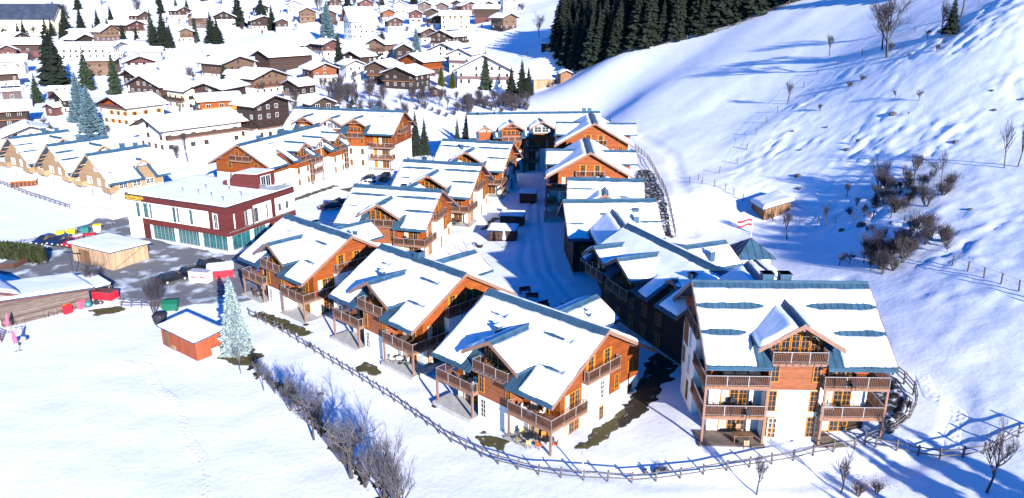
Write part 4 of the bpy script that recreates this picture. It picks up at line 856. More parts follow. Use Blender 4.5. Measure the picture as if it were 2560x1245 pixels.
for x, y, a, L, W, hr, he, lo, up, lab in ((-148, 262, 0.9, 11, 6, 7.5, 5, P, TD, 'white house with a dark gable behind the small red cabin'),
    (-64, 256, -0.9, 10, 5, 7, 4.8, P, TB, 'small white and brown house left of the garden copse'),
    (-150, 318, 1, 13, 6.5, 8.2, 5.6, P, TD, 'dark gabled house with snow roof between the columnar conifers'),
    (-140, 378, 0.4, 14, 6, 8, 5.6, P, TB, 'white and brown house at the lower edge of the snow field'),
    (-208, 300, 0.6, 13, 6, 8, 5.6, P, TD, 'dark topped house left of the very tall spruce'),
    (-196, 262, 0.5, 11, 5.5, 7, 4.8, TR, TR, 'low reddish house at the left edge of the gardens'),
    (-215, 330, 0.8, 14, 6.5, 8.5, 6, P, TB, 'white house with brown gable at the left behind the tall spruce'),
    (-182, 395, 0.3, 16, 6, 7.6, 5.6, P, P, 'flat white house left of the snow field'),
    (-240, 440, -0.5, 14, 6.5, 9, 6.2, P, TD, 'dark gabled house above the school building'),
    (-285, 455, -0.4, 15, 6.5, 9, 6.2, P, TB, 'brown house above the left edge houses'),
    (-300, 405, 0.4, 14, 6, 8.6, 6, P, TD, 'dark house at the far left edge'),
    (-70, 362, 1, 12, 6, 8.4, 6, TD, TB, 'dark brown house behind the bluish roofed house'),
    (-47, 432, -1.1, 12, 5.5, 8, 5.6, P, TB, 'brown gabled house below the upper village road'),
    (-75, 505, -1.2, 13, 6, 8.6, 6, P, TB, 'brown and white house below the middle of the upper village'),
    (-95, 520, -1.2, 12, 6, 8.4, 6, P, TP, 'pale gabled house left of the small red shuttered one'),
    (-110, 600, -1.2, 13, 6, 9, 6.2, P, TR, 'reddish house in the top row, left end'),
    (-135, 612, -1.2, 13, 6, 9, 6.2, P, TB, 'brown house in the top row behind the white manor'),
    (-20, 540, -1.2, 12, 6, 8.6, 6, P, TD, 'dark gabled house behind the long red brown barn'),
    (-48, 505, -1.3, 11, 5.5, 8, 5.6, P, TB, 'brown house tucked left of the pale yellow block'),
    (-180, 575, -1.1, 13, 6, 9, 6.2, P, TD, 'dark gabled house behind the tall spruces'),
    (-260, 560, -0.5, 13, 6, 9, 6, P, TB, 'brown house high on the left slope'),
    (-5, 602, -1.2, 12, 6, 8.6, 6, P, TB, 'brown house in the top row, right end')): house(x, y, a, L, W, hr, he, lo, up, lab, .5, random.Random(int(x)).choice(('r', 'l', 'f', None)), balm=TD)
# ---------------------------------------------------------------- sheds, walls, small buildings
def shed(name, label, cat, x, y, z, yaw, L, Dp, zf, zb, wall, roofT=.25, over=.35, slopeu=False, seed=0, snow=True, edge='roof_metal', dz=0):
    """mono-pitch: front height zf, back height zb (slopeu: left zf, right zb)"""
    t = thing(name, label, cat, (x, y, z), yaw); h = L / 2; d = Dp / 2
    hz = (lambda u, v: zf + (zb - zf) * (u + h) / L) if slopeu else (lambda u, v: zf + (zb - zf) * (v + d) / Dp)
    c = [(-h, -d), (h, -d), (h, d), (-h, d)]
    MB().hexa([(u, v, -.8) for u, v in c], [(u, v, hz(u, v)) for u, v in c]).build('wall', wall, t)
    k = [(-h - over, -d - over), (h + over, -d - over), (h + over, d + over), (-h - over, d + over)]
    r = MB().hexa([(u, v, hz(u, v) + .005) for u, v in k], [(u, v, hz(u, v) + .17) for u, v in k]).build('roof', edge, t)
    if snow:
        eu = Vector((1, 0, (zb - zf) / L if slopeu else 0)); es = Vector((0, 1, 0 if slopeu else (zb - zf) / Dp))
        snow_sheet('roof_snow', r, (-h - over, -d - over, hz(-h - over, -d - over) + .17), eu, es, (0, 0, 1), L + 2 * over, Dp + 2 * over, lambda U, Q: np.minimum(np.minimum(U, L + 2 * over - U), np.minimum(Q, Dp + 2 * over - Q)) - .02, roofT, .25, seed, edge=.35, rag=.06)
    return t
g = shed('garage', 'plank walled garage with a flat snow covered roof in the middle of the car park', 'garage', -66.9, 122.0, -.3, R_(-28.5), 10.2, 6.6, 3.0, 2.7, 'boards_raw', .3, .5, seed=2)
MB().beam((5.11, 2.6, 2.5), (5.11, -3.2, .1), .05, .08).build('handrail', 'brown_frame', g); MB().box(-3.4, -.6, -3.33, -3.3, 0, 2.4).build('gate', 'boards_weathered', g)
rs = shed('shed', 'red brown garden shed with a snow covered roof below the frosty spruce', 'shed', -40.2, 88.7, -.7, R_(-38), 8.0, 3.6, 2.5, 2.9, 'red_boards', .2, .35, seed=4)
MB().box(-3.5, -2.3, -1.84, -1.8, 0, 2.1).build('door', 'boards_weathered', rs)
for i in range(2): tag(MB().box(-.5, .5, -.04, .04, 0, 1.3).build('pallet', ['boards_raw', 'paint_white'][i]), ['tan wooden pallet leaning on the long side of the red brown shed', 'white board leaning on the short side of the red brown shed'][i], 'pallet').matrix_world = Matrix.Translation([(-42.4, 88.0, -.68), (-36.1, 85.9, -.68)][i]) @ Matrix.Rotation(R_([-38, 52][i]), 4, 'Z') @ Matrix.Rotation(R_(-14), 4, 'X')
# barn and house at the left edge
bn = shed('barn', 'old grey plank barn at the left edge, chairs and toys along its wall', 'barn', -66.6, 100.9, -.6, R_(47), 11.0, 7.0, 3.9, 2.7, 'boards_grey', .3, .7, slopeu=True, seed=6)
MB().hexa([(-6.2, -4.26, 3.75), (6.2, -4.26, 2.4), (6.2, -4.2, 2.4), (-6.2, -4.2, 3.75)], [(-6.2, -4.26, 4.0), (6.2, -4.26, 2.62), (6.2, -4.2, 2.62), (-6.2, -4.2, 4.0)]).build('fascia', 'timber_red', bn)
MB().box(5.6, 8.4, -3.6, 3, 2.35, 2.5).build('lean_to_roof', 'roof_metal', bn); MB().box(5.5, 8.5, -3.65, 3.05, 2.502, 2.75).build('lean_to_snow', 'snow_roof', bn)
for v in (-3.4, 2.8): MB().box(8.2, 8.35, v - .07, v + .07, -.5, 2.35).build('post', 'beam_wood', bn)
house(-73.5, 96.7, -.72, 12, 5, 6.2, 3.9, P, TB, 'house with dark red fascia cut off by the left edge beside two closed pink parasols', .5, None, z=-.6, chim=0, wins=False, barge='timber_red', over=1.6)
ht = shed('hay_hut', 'weathered brown hay hut with a thick snow roof standing on the slope', 'hut', 46.2, 133.2, 4.0, .1, 4.6, 5.2, 2.6, 3.9, 'boards_weathered', .55, .5, slopeu=True, seed=8)
for i, (x, y, L, w) in enumerate(((.1, 141.6, 4.4, 3.0), (-1.6, 132.8, 4.8, 3.4), (3.4, 157.5, 3.4, 2.4))):
    k = shed('wooden_kiosk', ['second dark wooden kiosk in the lane, its lid snow covered', 'nearest dark wooden kiosk in the lane, beside a closed white parasol', 'smallest dark wooden kiosk at the far end of the shaded lane'][i], 'kiosk', x, y, zt(x, y), R_(-8), L, w, 1.9, 2.1, 'timber_dark', .16, .25, seed=20 + i); k['group'] = 'kiosks in the shaded lane'
    for q in range(3): MB().box(-L / 2 + .3 + q * L / 3, -L / 2 + L / 3 + .1 + q * L / 3, -w / 2 - .03, -w / 2, .3, 1.6).build('shutter', 'timber_brown', k)
# turret with the flag
tt = thing('turret', 'white turret with a blue grey pyramid roof and a flag pole', 'turret', (34.8, 107.4, 2.2), R_(4))
MB().box(-2.3, 2.3, -2.3, 2.3, -1.5, 3.7).build('wall', 'plaster', tt)
pr = MB(); pr.add([(-3, -3, 3.7), (3, -3, 3.7), (3, 3, 3.7), (-3, 3, 3.7), (0, 0, 6.1)], [(0, 1, 4), (1, 2, 4), (2, 3, 4), (3, 0, 4), (3, 2, 1, 0)]); pr = pr.build('roof', 'roof_metal', tt)
for i in range(-2, 3):
    for rot in range(4):
        x = i * 1.05; f = 1 - abs(x) / 3; m = MB().beam((x, -3, 3.74), (x, -3 * (1 - f), 3.74 + 2.4 * f), .04, .06)
        o = m.build('roof_seam', 'dark_metal', pr); o.rotation_euler = (0, 0, rot * math.pi / 2)
MB().tube([(0, 0, 6.0), (0, 0, 9.3)], .045, 6).build('flag_pole', 'white_frame', tt)
an = RoofG(7, 3.6, 3.6, 1.6); sm = MB(); slab(sm, an, -1, -3.5, 3.5, 0, 3.6); slab(sm, an, 1, -3.5, 3.5, 0, 3.6); ao = sm.build('porch_roof', 'roof_metal', tt); ao.location = (0, -5.2, 0); ao.rotation_euler = (0, 0, -math.pi / 2)
gb = gable_body(tt, 'porch_wall', 'plaster', -2.6, 2.6, -2.9, 2.9, -1.5, an); gb.location = (0, -5.2, 0); gb.rotation_euler = (0, 0, -math.pi / 2)
ca, sa = math.cos(an.a), math.sin(an.a)
for sg in (-1, 1): snow_sheet('porch_snow', ao, (0, 0, 3.6), (1, 0, 0), (0, sg * ca, -sa), (0, sg * sa, ca), 7, an.sl, lambda U, Q: np.minimum(np.minimum(U + 3.5, 3.5 - U), np.minimum(Q - .35, an.sl - .15 - Q)), .35, .25, 31 + sg, u0=-3.5)
def flag():
    nx, ny = 22, 7; me = []
    X = np.linspace(0, 2.1, nx); Zs = np.linspace(0, .95, ny); vs = []; fs = []
    for j, zz in enumerate(Zs):
        for i, x in enumerate(X): vs.append((-x, .12 * x * math.sin(x * 3.1 + zz), zz + .13 * math.sin(x * 2.4) - .07 * x))
    for j in range(ny - 1):
        for i in range(nx - 1): fs.append((j * nx + i, j * nx + i + 1, (j + 1) * nx + i + 1, (j + 1) * nx + i))
    m = bpy.data.meshes.new('flag'); m.from_pydata(vs, [], fs); m.materials.append(MATS['flag_red']); m.materials.append(MATS['paint_white'])
    for k, p in enumerate(m.polygons): p.material_index = 1 if (k // (nx - 1)) in (2, 3) else 0; p.use_smooth = True
    o = link('flag', m, None, (34.75, 107.4, 10.15), R_(8)); tag(o, 'red white red striped flag blowing to the left from the turret pole', 'flag')
    o.modifiers.new('thickness', 'SOLIDIFY').thickness = .012
flag()
# retaining walls and the low wall by the tan chalets
w = thing('retaining_wall', 'grey concrete wall between the tan chalets and the snow field', 'wall', (0, 0, 0))
for a, b, ht_ in (((-90.8, 153.6), (-84.6, 149.9), 1.1), ((-84.6, 149.9), (-78.6, 146.2), 1.9), ((-78.6, 146.2), (-75.8, 150.6), 1.9)): MB().beam((*a, ht_ / 2 - .5), (*b, ht_ / 2 - .5), .3, ht_ + .8).build('wall_segment', 'plaster_grey', w)
tag(patch('parking', [(-83, 143.5), (-81, 148), (-74, 150), (-70, 140), (-69.8, 135.4), (-47.5, 124.6), (-43, 131), (-42, 120), (-38, 110), (-37.4, 105), (-41.7, 103.4), (-48.6, 102), (-58, 104.6), (-68.4, 112), (-78, 113.6), (-86, 117), (-84, 124), (-80.5, 130)], 'asphalt_snowy', .06, .45, .9, 3.0, 5), 'cleared asphalt car park between the hotel and the front row', 'car park')
tag(patch('parking_lane', [(-83, 150), (-76, 153), (-68, 158), (-60, 154), (-66, 151), (-72, 149), (-78, 146)], 'asphalt_snowy', .07, .5, .6, 2.5, 8), 'asphalt lane behind the hotel', 'lane')
tag(patch('road_snow', [(-44, 133), (-36, 148), (-28, 172), (-20, 183), (-14, 180), (-22, 166), (-31, 148), (-38, 134)], 'snow_dirty', .05, .6, .7, 3, 9), 'packed snow yard with parked cars', 'yard')
for nm, poly, sd in (('right of the nearest chalet', [(6.2, 63.8), (8.2, 64.2), (10.6, 66.6), (12.6, 69.4), (11.6, 70.4), (9.0, 67.2)], 3), ('between the posts of the nearest chalet', [(-3.6, 66.9), (-1.2, 64.6), (-.4, 66), (-2.8, 68.2)], 4), ('in front of the middle front chalet', [(-18.6, 82.6), (-16, 80.2), (-15, 81.6), (-17.6, 84)], 5), ('in front of the leftmost front chalet', [(-35.6, 98.6), (-32.2, 95.4), (-27, 91.4), (-26.2, 92.6), (-31, 97), (-34.8, 99.8)], 6), ('under the balconies of the long apartment house', [(-36.6, 168.5), (-31, 172), (-30, 175), (-36, 174), (-39, 171)], 7), ('along the apartment house behind the hotel', [(-53, 153), (-46, 167), (-41.5, 175), (-40.6, 174), (-45, 165), (-51.6, 152.4)], 8), ('beside the second middle row chalet', [(-5.6, 139), (-4.4, 139.2), (-2.6, 146), (-3.6, 146.4)], 9), ('in front of the red trailer', [(-59.6, 100.6), (-56, 102), (-54.4, 101), (-57.5, 98.6)], 10)):
    tag(patch('bare_lawn', poly, 'grass_snowy', .05, .16, .5, .9, sd), 'bare brown grass ' + nm, 'lawn')
tag(patch('bare_soil', [(10.6, 66.4), (13.6, 68.8), (15.4, 72.4), (18, 77), (19.6, 83), (16.6, 83), (14.6, 77), (12, 71.6)], 'soil_snowy', .055, .2, .7, 1.1, 12), 'dark bare ground between the nearest chalet and the large one', 'soil')
tag(patch('rock_garden', [(35.0, 62.9), (37.6, 64.6), (38.8, 66.7), (38.8, 70.0), (38.0, 73), (35.4, 76), (34.6, 70)], 'bank_stones', .1, .3, .3, 1.4, 13, kind='stuff', thick=.3), 'snow dotted stone bank inside the curved fence', 'stones')
tag(patch('rock_bank', [(27.6, 127), (28.3, 134), (29.2, 143), (30.2, 155), (31.2, 168), (28.6, 172), (26.0, 160), (25.4, 146), (25.4, 132)], 'bank_stones', .12, .45, .4, 2.0, 14, kind='stuff', thick=.4), 'snow dotted stone bank behind the right hand chalets', 'stones')
DITCH = [(-31.6, 84.5), (-28.5, 80.4), (-25.5, 77), (-22, 73), (-19, 68.6), (-16.5, 65), (-14, 61.4), (-11, 58.0), (-8, 54.6)]
tag(patch('ditch', [(x - .36, y - .26) for x, y in DITCH] + [(x + .36, y + .26) for x, y in DITCH[::-1]], 'soil_snowy', .02, .18, .75, .8, 15), 'narrow brown ditch under the row of leafless trees', 'ditch')
tag(patch('soil_ring', [(-36.4, 86.2), (-34, 84), (-31, 83.6), (-30.6, 86), (-33, 88.4)], 'grass_snowy', .05, .2, .5, 1.0, 16), 'brown ground under the frosty spruce', 'soil')

def foot_trail(label, pl, w=.55, seed=1, step=.42):
    pts = np.array([list(p) for p in pl], float); rnd = np.random.RandomState(seed)
    d = np.r_[0, np.cumsum(np.hypot(*np.diff(pts, axis=0).T))]; s = np.arange(0, d[-1], .11); cx = np.interp(s, d, pts[:, 0]); cy = np.interp(s, d, pts[:, 1])
    tx = np.gradient(cx); ty = np.gradient(cy); n = np.hypot(tx, ty); tx /= n; ty /= n; o = np.linspace(-1.0, 1.0, 17)
    cx = cx - ty * .3 * vnoise(s / 3, s * 0, seed); cy = cy + tx * .3 * vnoise(s / 3, s * 0, seed)
    X = cx[:, None] - ty[:, None] * o[None]; Y = cy[:, None] + tx[:, None] * o[None]; Sg = s[:, None] + 0 * o[None]; O = o[None] + 0 * s[:, None]
    k = np.floor(Sg / step); side = np.where(k % 2 == 0, -.17, .17) + .28 * (_h(k.astype(np.int64), k.astype(np.int64) * 0 + 3, seed) - .5); r2 = ((Sg / step - k - .5) * step / .16) ** 2 + ((O - side) / .13) ** 2
    Zv = terrain_z(X, Y) + .045 - .07 * (0.4 + _h(k.astype(np.int64), k.astype(np.int64) * 0 + 9, seed)) * np.exp(-r2) + .012 * np.exp(-(np.sqrt(r2) - 1.8) ** 2 * 2) - .2 * sstep(.55, 1.0, np.abs(O)) - .02 * sstep(.2, .5, np.abs(O))
    tag(link('foot_trail', grid_mesh('foot_trail', np.stack([X, Y, Zv], -1).reshape(-1, 3), len(o), len(s), 'snow'), kind='structure'), label, 'trail')
foot_trail('wandering foot trail trodden across the lower left snow field', [(-47, 84.6), (-43.4, 83.6), (-40, 78), (-36.6, 75), (-33.4, 69), (-29.6, 64), (-28, 61), (-26.9, 57.5), (-26, 53)], seed=2)
foot_trail('foot trail on the path right of the curved fence', [(41.4, 70), (40.6, 66.6), (41.4, 63), (39.4, 60.4), (38.4, 58.6)], seed=7)

# ---------------------------------------------------------------- vegetation
def crown_mesh(name, H, Rm, m, seed, dens=1.0, droop=.35, base=.1, twist=.12, power=.85):
    rnd = random.Random(seed); mb = MB(); n = int(26 * dens * (.6 + H / 30))
    for i in range(n):
        f = i / n; z = H * (base + (1 - base) * f); r = Rm * (1 - f) ** power * rnd.uniform(.78, 1.08) + .08; k = max(4, int((9 - 4 * f) * (.7 + .3 * dens))); a0 = rnd.random() * 6.28
        for j in range(k):
            a = a0 + j * 6.283 / k + rnd.uniform(-.3, .3); rr = r * rnd.uniform(.7, 1.1); ca, sa = math.cos(a), math.sin(a); w = rr * rnd.uniform(.2, .3) + .07; zz = z + rnd.uniform(-.2, .2); d = droop * rr
            p0 = (0, 0, zz + .02); p1 = (ca * rr * .5, sa * rr * .5, zz - d * .25); p2 = (ca * rr, sa * rr, zz - d + rnd.uniform(-.05, .12) * rr)
            sx, sy = -sa * w, ca * w; q = .75
            vs = [p0, (p1[0] + sx, p1[1] + sy, p1[2] - w * .45), (p1[0] - sx, p1[1] - sy, p1[2] - w * .45), (p1[0], p1[1], p1[2] + .06),
                  (ca * rr * .82 + sx * q, sa * rr * .82 + sy * q, zz - d * .72 - w * .5), (ca * rr * .82 - sx * q, sa * rr * .82 - sy * q, zz - d * .72 - w * .5), p2, (p1[0], p1[1], p1[2] - w * 1.1)]
            mb.add(vs, [(0, 1, 3), (0, 3, 2), (3, 1, 4), (3, 4, 6), (3, 6, 5), (3, 5, 2), (0, 7, 6)])
    mb.add([(0.12, 0, H * .92), (-.06, .1, H * .92), (-.06, -.1, H * .92), (0, 0, H * 1.03)], [(0, 1, 3), (1, 2, 3), (2, 0, 3)])
    return mb.mesh('crown', m, recalc=False)
def trunk_mesh(H, r, m='bark'): return MB().tube([(0, 0, -.6), (0, 0, H * .3), (0, 0, H * .93)], [r, r * .8, r * .15], 6).mesh('trunk', m)
SPR = {}
def spruce(x, y, H, label, kind='spruce', group=None, z=None, wide=1.0, var=0, rz=None):
    key = (kind, var)
    if key not in SPR:
        m, Rm, dens, dr, pw, bs = {'spruce': ('spruce', 3.3, 1.3, .38, .85, .1), 'frost': ('spruce_frost', 3.1, 3.3, .25, .68, .04), 'blue': ('spruce_blue', 3.6, 2.9, .22, .75, .05), 'mid': ('spruce_mid', 3.2, 1.2, .35, .8, .08), 'thuja': ('thuja', 2.6, 1.7, -.7, .55, .04), 'slim': ('spruce_mid', 1.9, 1.1, .4, .8, .05)}[kind]
        SPR[key] = (crown_mesh('crown', 14, Rm, m, 100 + var * 7 + len(SPR), dens, dr, bs, power=pw), trunk_mesh(14, .24))
    s = H / 14; t = thing({'thuja': 'thuja_tree', 'frost': 'frosted_spruce', 'blue': 'blue_spruce'}.get(kind, 'spruce_tree'), label, 'tree', (x, y, (zt(x, y) if z is None else z) - .1), random.random() * 6.28 if rz is None else rz, group, (s * wide, s * wide, s))
    link('crown', SPR[key][0], t); link('trunk', SPR[key][1], t); return t
def bare_mesh(H, seed, spread=.55, depth=5, stems=1, r0=.16, up=.25, tw='twig', kids=(3, 4), clear=.25):
    rnd = random.Random(seed); tr = MB(); tg = MB()
    def grow(p, d, L, r, lv):
        nseg = 2; pts = [p]; q = p
        for i in range(nseg):
            d = (d + Vector((rnd.uniform(-1, 1), rnd.uniform(-1, 1), rnd.uniform(-.6, 1))) * .16 + Vector((0, 0, up * .18))).normalized(); q = q + d * (L / nseg); pts.append(q)
        (tr if lv < 2 else tg).tube(pts, [r, r * .8, r * .55], 5 if lv < 2 else 3, cap=lv == 0)
        if lv >= depth: return
        for k in range(rnd.randint(*kids) if lv else rnd.randint(kids[0] + 1, kids[1] + 2)):
            t = rnd.uniform(.35 if lv else clear + .2, 1.0); b = pts[0].lerp(pts[1], t * 2) if t < .5 else pts[1].lerp(pts[2], t * 2 - 1)
            e = Vector((rnd.uniform(-1, 1), rnd.uniform(-1, 1), rnd.uniform(-.25, .8))).normalized(); nd = (d * (1 - spread) + e * spread + Vector((0, 0, up * .3))).normalized()
            grow(b, nd, L * rnd.uniform(.5, .75), max(r * .5, .012), lv + 1)
    for s in range(stems):
        a = rnd.random() * 6.28; o = Vector((math.cos(a), math.sin(a), 0)) * (.25 * (stems > 1)) * rnd.random()
        grow(o - Vector((0, 0, .3)), Vector((math.cos(a) * .35 * (stems > 1), math.sin(a) * .35 * (stems > 1), 1)).normalized(), H * rnd.uniform(.38, .48), r0 * rnd.uniform(.8, 1.1), 0)
    return tr.mesh('trunk', 'bark', recalc=False), tg.mesh('crown', tw, recalc=False)
BT = {}
BK = {'apple': dict(H=10, spread=.6, depth=4, r0=.24, kids=(4, 6)), 'tall': dict(H=10, spread=.42, depth=4, r0=.16, up=.5, clear=.3, kids=(4, 5)), 'multi': dict(H=10, spread=.42, depth=4, stems=6, r0=.12, up=.5, clear=.1, kids=(3, 4)), 'bush': dict(H=10, spread=.5, depth=3, stems=12, r0=.14, up=.3, kids=(3, 4), clear=.0), 'pole': dict(H=10, spread=.3, depth=3, r0=.12, up=.6, kids=(4, 5), clear=.35)}
def bare(x, y, H, label, kind='apple', var=0, group=None, z=None, cat='tree', wide=1.0, frost=False):
    key = (kind, var, frost)
    if key not in BT: BT[key] = bare_mesh(tw='twig_frost' if frost else 'twig', seed=31 + var * 13 + hash(kind) % 1 + len(kind) * 3, **BK[kind])
    s = H / 10; sh = kind == 'bush' or 'shrub' in (group or ''); t = thing('sapling' if 'sapling' in (group or '') else 'shrub' if sh else 'bare_tree', label, 'shrub' if sh else cat, (x, y, (zt(x, y) if z is None else z) - .05), random.random() * 6.28, group, (s * wide, s * wide, s))
    link('trunk', BT[key][0], t); link('crown', BT[key][1], t); return t
# the forest on the slope: a dense front edge and rows behind it
random.seed(11)
def forest():
    fe = [(17.5, 327), (24, 312), (34, 292), (42, 283), (51, 276), (60, 269), (68, 262), (79, 256), (90, 250), (104, 246), (118, 244)]
    n = 0
    for row in range(10):
        L = 0
        for (x0, y0), (x1, y1) in zip(fe[:-1], fe[1:]):
            d = math.hypot(x1 - x0, y1 - y0); k = max(1, int(d / (3.5 + row * .22)))
            for i in range(k):
                f = (i + random.random() * .8) / k; x = x0 + (x1 - x0) * f + row * 2.1 + random.uniform(-1.4, 1.4); y = y0 + (y1 - y0) * f + row * 3.8 + random.uniform(-1.6, 1.6) + 1.5
                if row >= 2 and x > 112: continue
                H = random.uniform(19, 27) * (1 if row else random.choice((.6, .85, 1, 1)))
                spruce(x, y, H, 'dark spruce in the dense forest on the slope' if row else 'dark spruce at the front edge of the forest, behind the pasture fence', 'spruce', 'forest spruces' if row else 'front row of forest spruces', var=random.randrange(4), wide=random.uniform(.85, 1.1)); n += 1
    for i in range(16):
        f = i / 16; x = 52 + 44 * f + random.uniform(-1, 1); y = 276.5 - 27 * f + random.uniform(-.5, 1.5)
        t = thing('dead_tree', 'pale bare trunk standing in front of the forest edge', 'tree', (x, y, zt(x, y)), 0, 'pale trunks along the forest edge'); h = random.uniform(5, 9)
        MB().tube([(0, 0, -.4), (random.uniform(-.3, .3), 0, h * .5), (random.uniform(-.8, .8), 0, h)], [.2, .16, .06], 6).build('trunk', 'bark_pale', t)
        MB().tube([(0, 0, h * .6), (.5, .2, h * .75)], .04, 4).build('branch', 'bark_pale', t)
forest()
# single trees
for x, y, H, k, lab, wd in ((-34.2, 87.2, 10.0, 'frost', 'frosty pale blue spruce standing beside the red brown shed', .95), (-124.6, 228.0, 15.5, 'blue', 'large blue spruce left of the cream guest house, the nearer of two', 1.15), (-139, 249, 15.5, 'blue', 'blue spruce behind the larger blue one, left of the cream guest house', 1.0),
        (-194.5, 333, 28, 'spruce', 'very tall dark spruce at the left with an uncovered pale trunk', 1.15), (-174, 320, 18, 'mid', 'green columnar conifer behind the blue spruces, left of two', .95), (-156.5, 308, 17.5, 'mid', 'green columnar conifer in front of the sports hall, right of two', .9),
        (-201, 459, 22, 'spruce', 'dark spruce in the clump above the snow field, the largest', 1.1), (-208, 462, 15, 'spruce', 'dark spruce in the clump above the snow field, left one', 1.0), (-196, 456, 14, 'spruce', 'dark spruce in the clump above the snow field, right one', 1.0), (-177, 469, 18, 'spruce', 'dark spruce by the upper road, left of a pair', 1.2), (-172, 465, 15, 'spruce', 'dark spruce by the upper road, right of a pair', 1.3), (-161, 536.9, 17, 'spruce', 'dark spruce between the two dark houses on the upper road', 1.15),
        (-187, 548, 26, 'spruce', 'tall dark spruce right of the big dark gable', 1.0), (-172, 551, 22, 'spruce', 'tall dark spruce behind the dark house on the upper road', 1.1), (-190, 478, 16, 'mid', 'narrow spruce left of the tan topped house', .8), (-216, 478, 20, 'mid', 'slender spruce beside the parked car', .85), (-104.7, 452, 21, 'blue', 'frosty spruce in front of the white manor', 1.1),
        (-290, 538, 18, 'spruce', 'dark spruce right of the huge hall, left of three', 1.0), (-276, 494, 20, 'spruce', 'dark spruce right of the huge hall, middle of three', 1.1), (-263, 508, 17, 'spruce', 'dark spruce right of the huge hall, right of three', 1.1), (-240, 575, 14, 'mid', 'far spruce above the pinkish gabled house', 1.0), (-231, 572, 12, 'mid', 'far spruce cluster member above the long reddish chalet', 1.2),
        (-48.5, 401, 12, 'blue', 'blue spruce beside the small dark gabled chalet', .95), (-63.5, 388, 14, 'mid', 'round dark pine in front of the tan house', 1.7), (-77.9, 355, 17, 'spruce', 'dark conifer between the salmon gable and the dark house', 1.0), (-28.8, 318, 8, 'thuja', 'yellowish green thuja behind the low black brown house', 1.2), (-24, 315, 7, 'thuja', 'yellowish green thuja right of the other one', 1.3),
        (-10.6, 313, 15, 'mid', 'green conifer in the middle of the wide white gable', .95), (3.6, 291, 14, 'spruce', 'dark conifer at the right end of the village gardens, taller', 1.1), (-.4, 293, 12, 'spruce', 'dark conifer at the right end of the village gardens, left', 1.1), (6, 289.5, 11, 'spruce', 'dark conifer at the right end of the village gardens, right', 1.0),
        (-26.4, 209, 12.5, 'spruce', 'dark spruce right of the long apartment house, left of a pair', .8), (-24.2, 211, 10.5, 'spruce', 'dark spruce right of the long apartment house, right of a pair', .8), (-16.5, 230, 8, 'slim', 'small conifer left of the far apartment house', 1.2), (-13.6, 228, 9.5, 'spruce', 'dark conifer at the left end of the far apartment house', 1.0),
        (-135.7, 350, 8, 'mid', 'small conifer before the tan chalet', 1.2), (-121, 330, 9, 'mid', 'small green conifer at the foot of the tan chalet', 1.2), (-131.5, 219, 6.5, 'thuja', 'yellow green thuja behind the low white house', 1.3), (-126.5, 216, 5, 'thuja', 'yellow green thuja beside the big blue spruce', 1.2), (-177, 290, 11, 'mid', 'loose conifer beside the pink walled house', 1.1), (-111, 232, 5, 'mid', 'slim thuja at the corner of the cream guest house', .7), (-56, 272, 4, 'mid', 'dark round conifer right of the dark brown chalet', 2.0),
        (87.6, 160, 7.5, 'spruce', 'dark little spruce on the upper right slope below a bent trunk', 1.2)):
    spruce(x, y, H, lab, k, None, var=int(abs(x)) % 2, wide=wd)
for i, x in enumerate((-14, -6, 2, 10, 16, 22, 27)): spruce(x, 214 + (i % 3) * 3, 3.4 + (i % 2), 'small spruce in the row behind the far apartment house', 'slim', 'row of small spruces behind the far apartment house', var=i % 2, wide=1.2)
random.seed(17)
for i in range(70):   # scattered trees on the far slope above the village
    x = random.uniform(-380, -60); y = random.uniform(590, 740)
    if i % 4: bare(x, y, random.uniform(8, 14), 'leafless tree on the far slope above the village', random.choice(('apple', 'multi')), i % 3, 'leafless trees on the far slope')
    else: spruce(x, y, random.uniform(10, 18), 'dark spruce on the far slope above the village', 'spruce', 'spruces on the far slope', var=i % 3)
random.seed(19)
for i in range(26):   # wooded strip in front of the huge hall
    x = -345 + i * 5.2; y = 498 + random.uniform(-10, 12); H = random.uniform(7, 13)
    if i % 3: spruce(x, y, H, 'conifer in the wooded strip in front of the huge hall', 'spruce', 'conifers in front of the huge hall', var=i % 3)
    else: bare(x, y, H, 'leafless tree in the wooded strip in front of the huge hall', 'apple', i % 3, 'leafless trees in front of the huge hall')
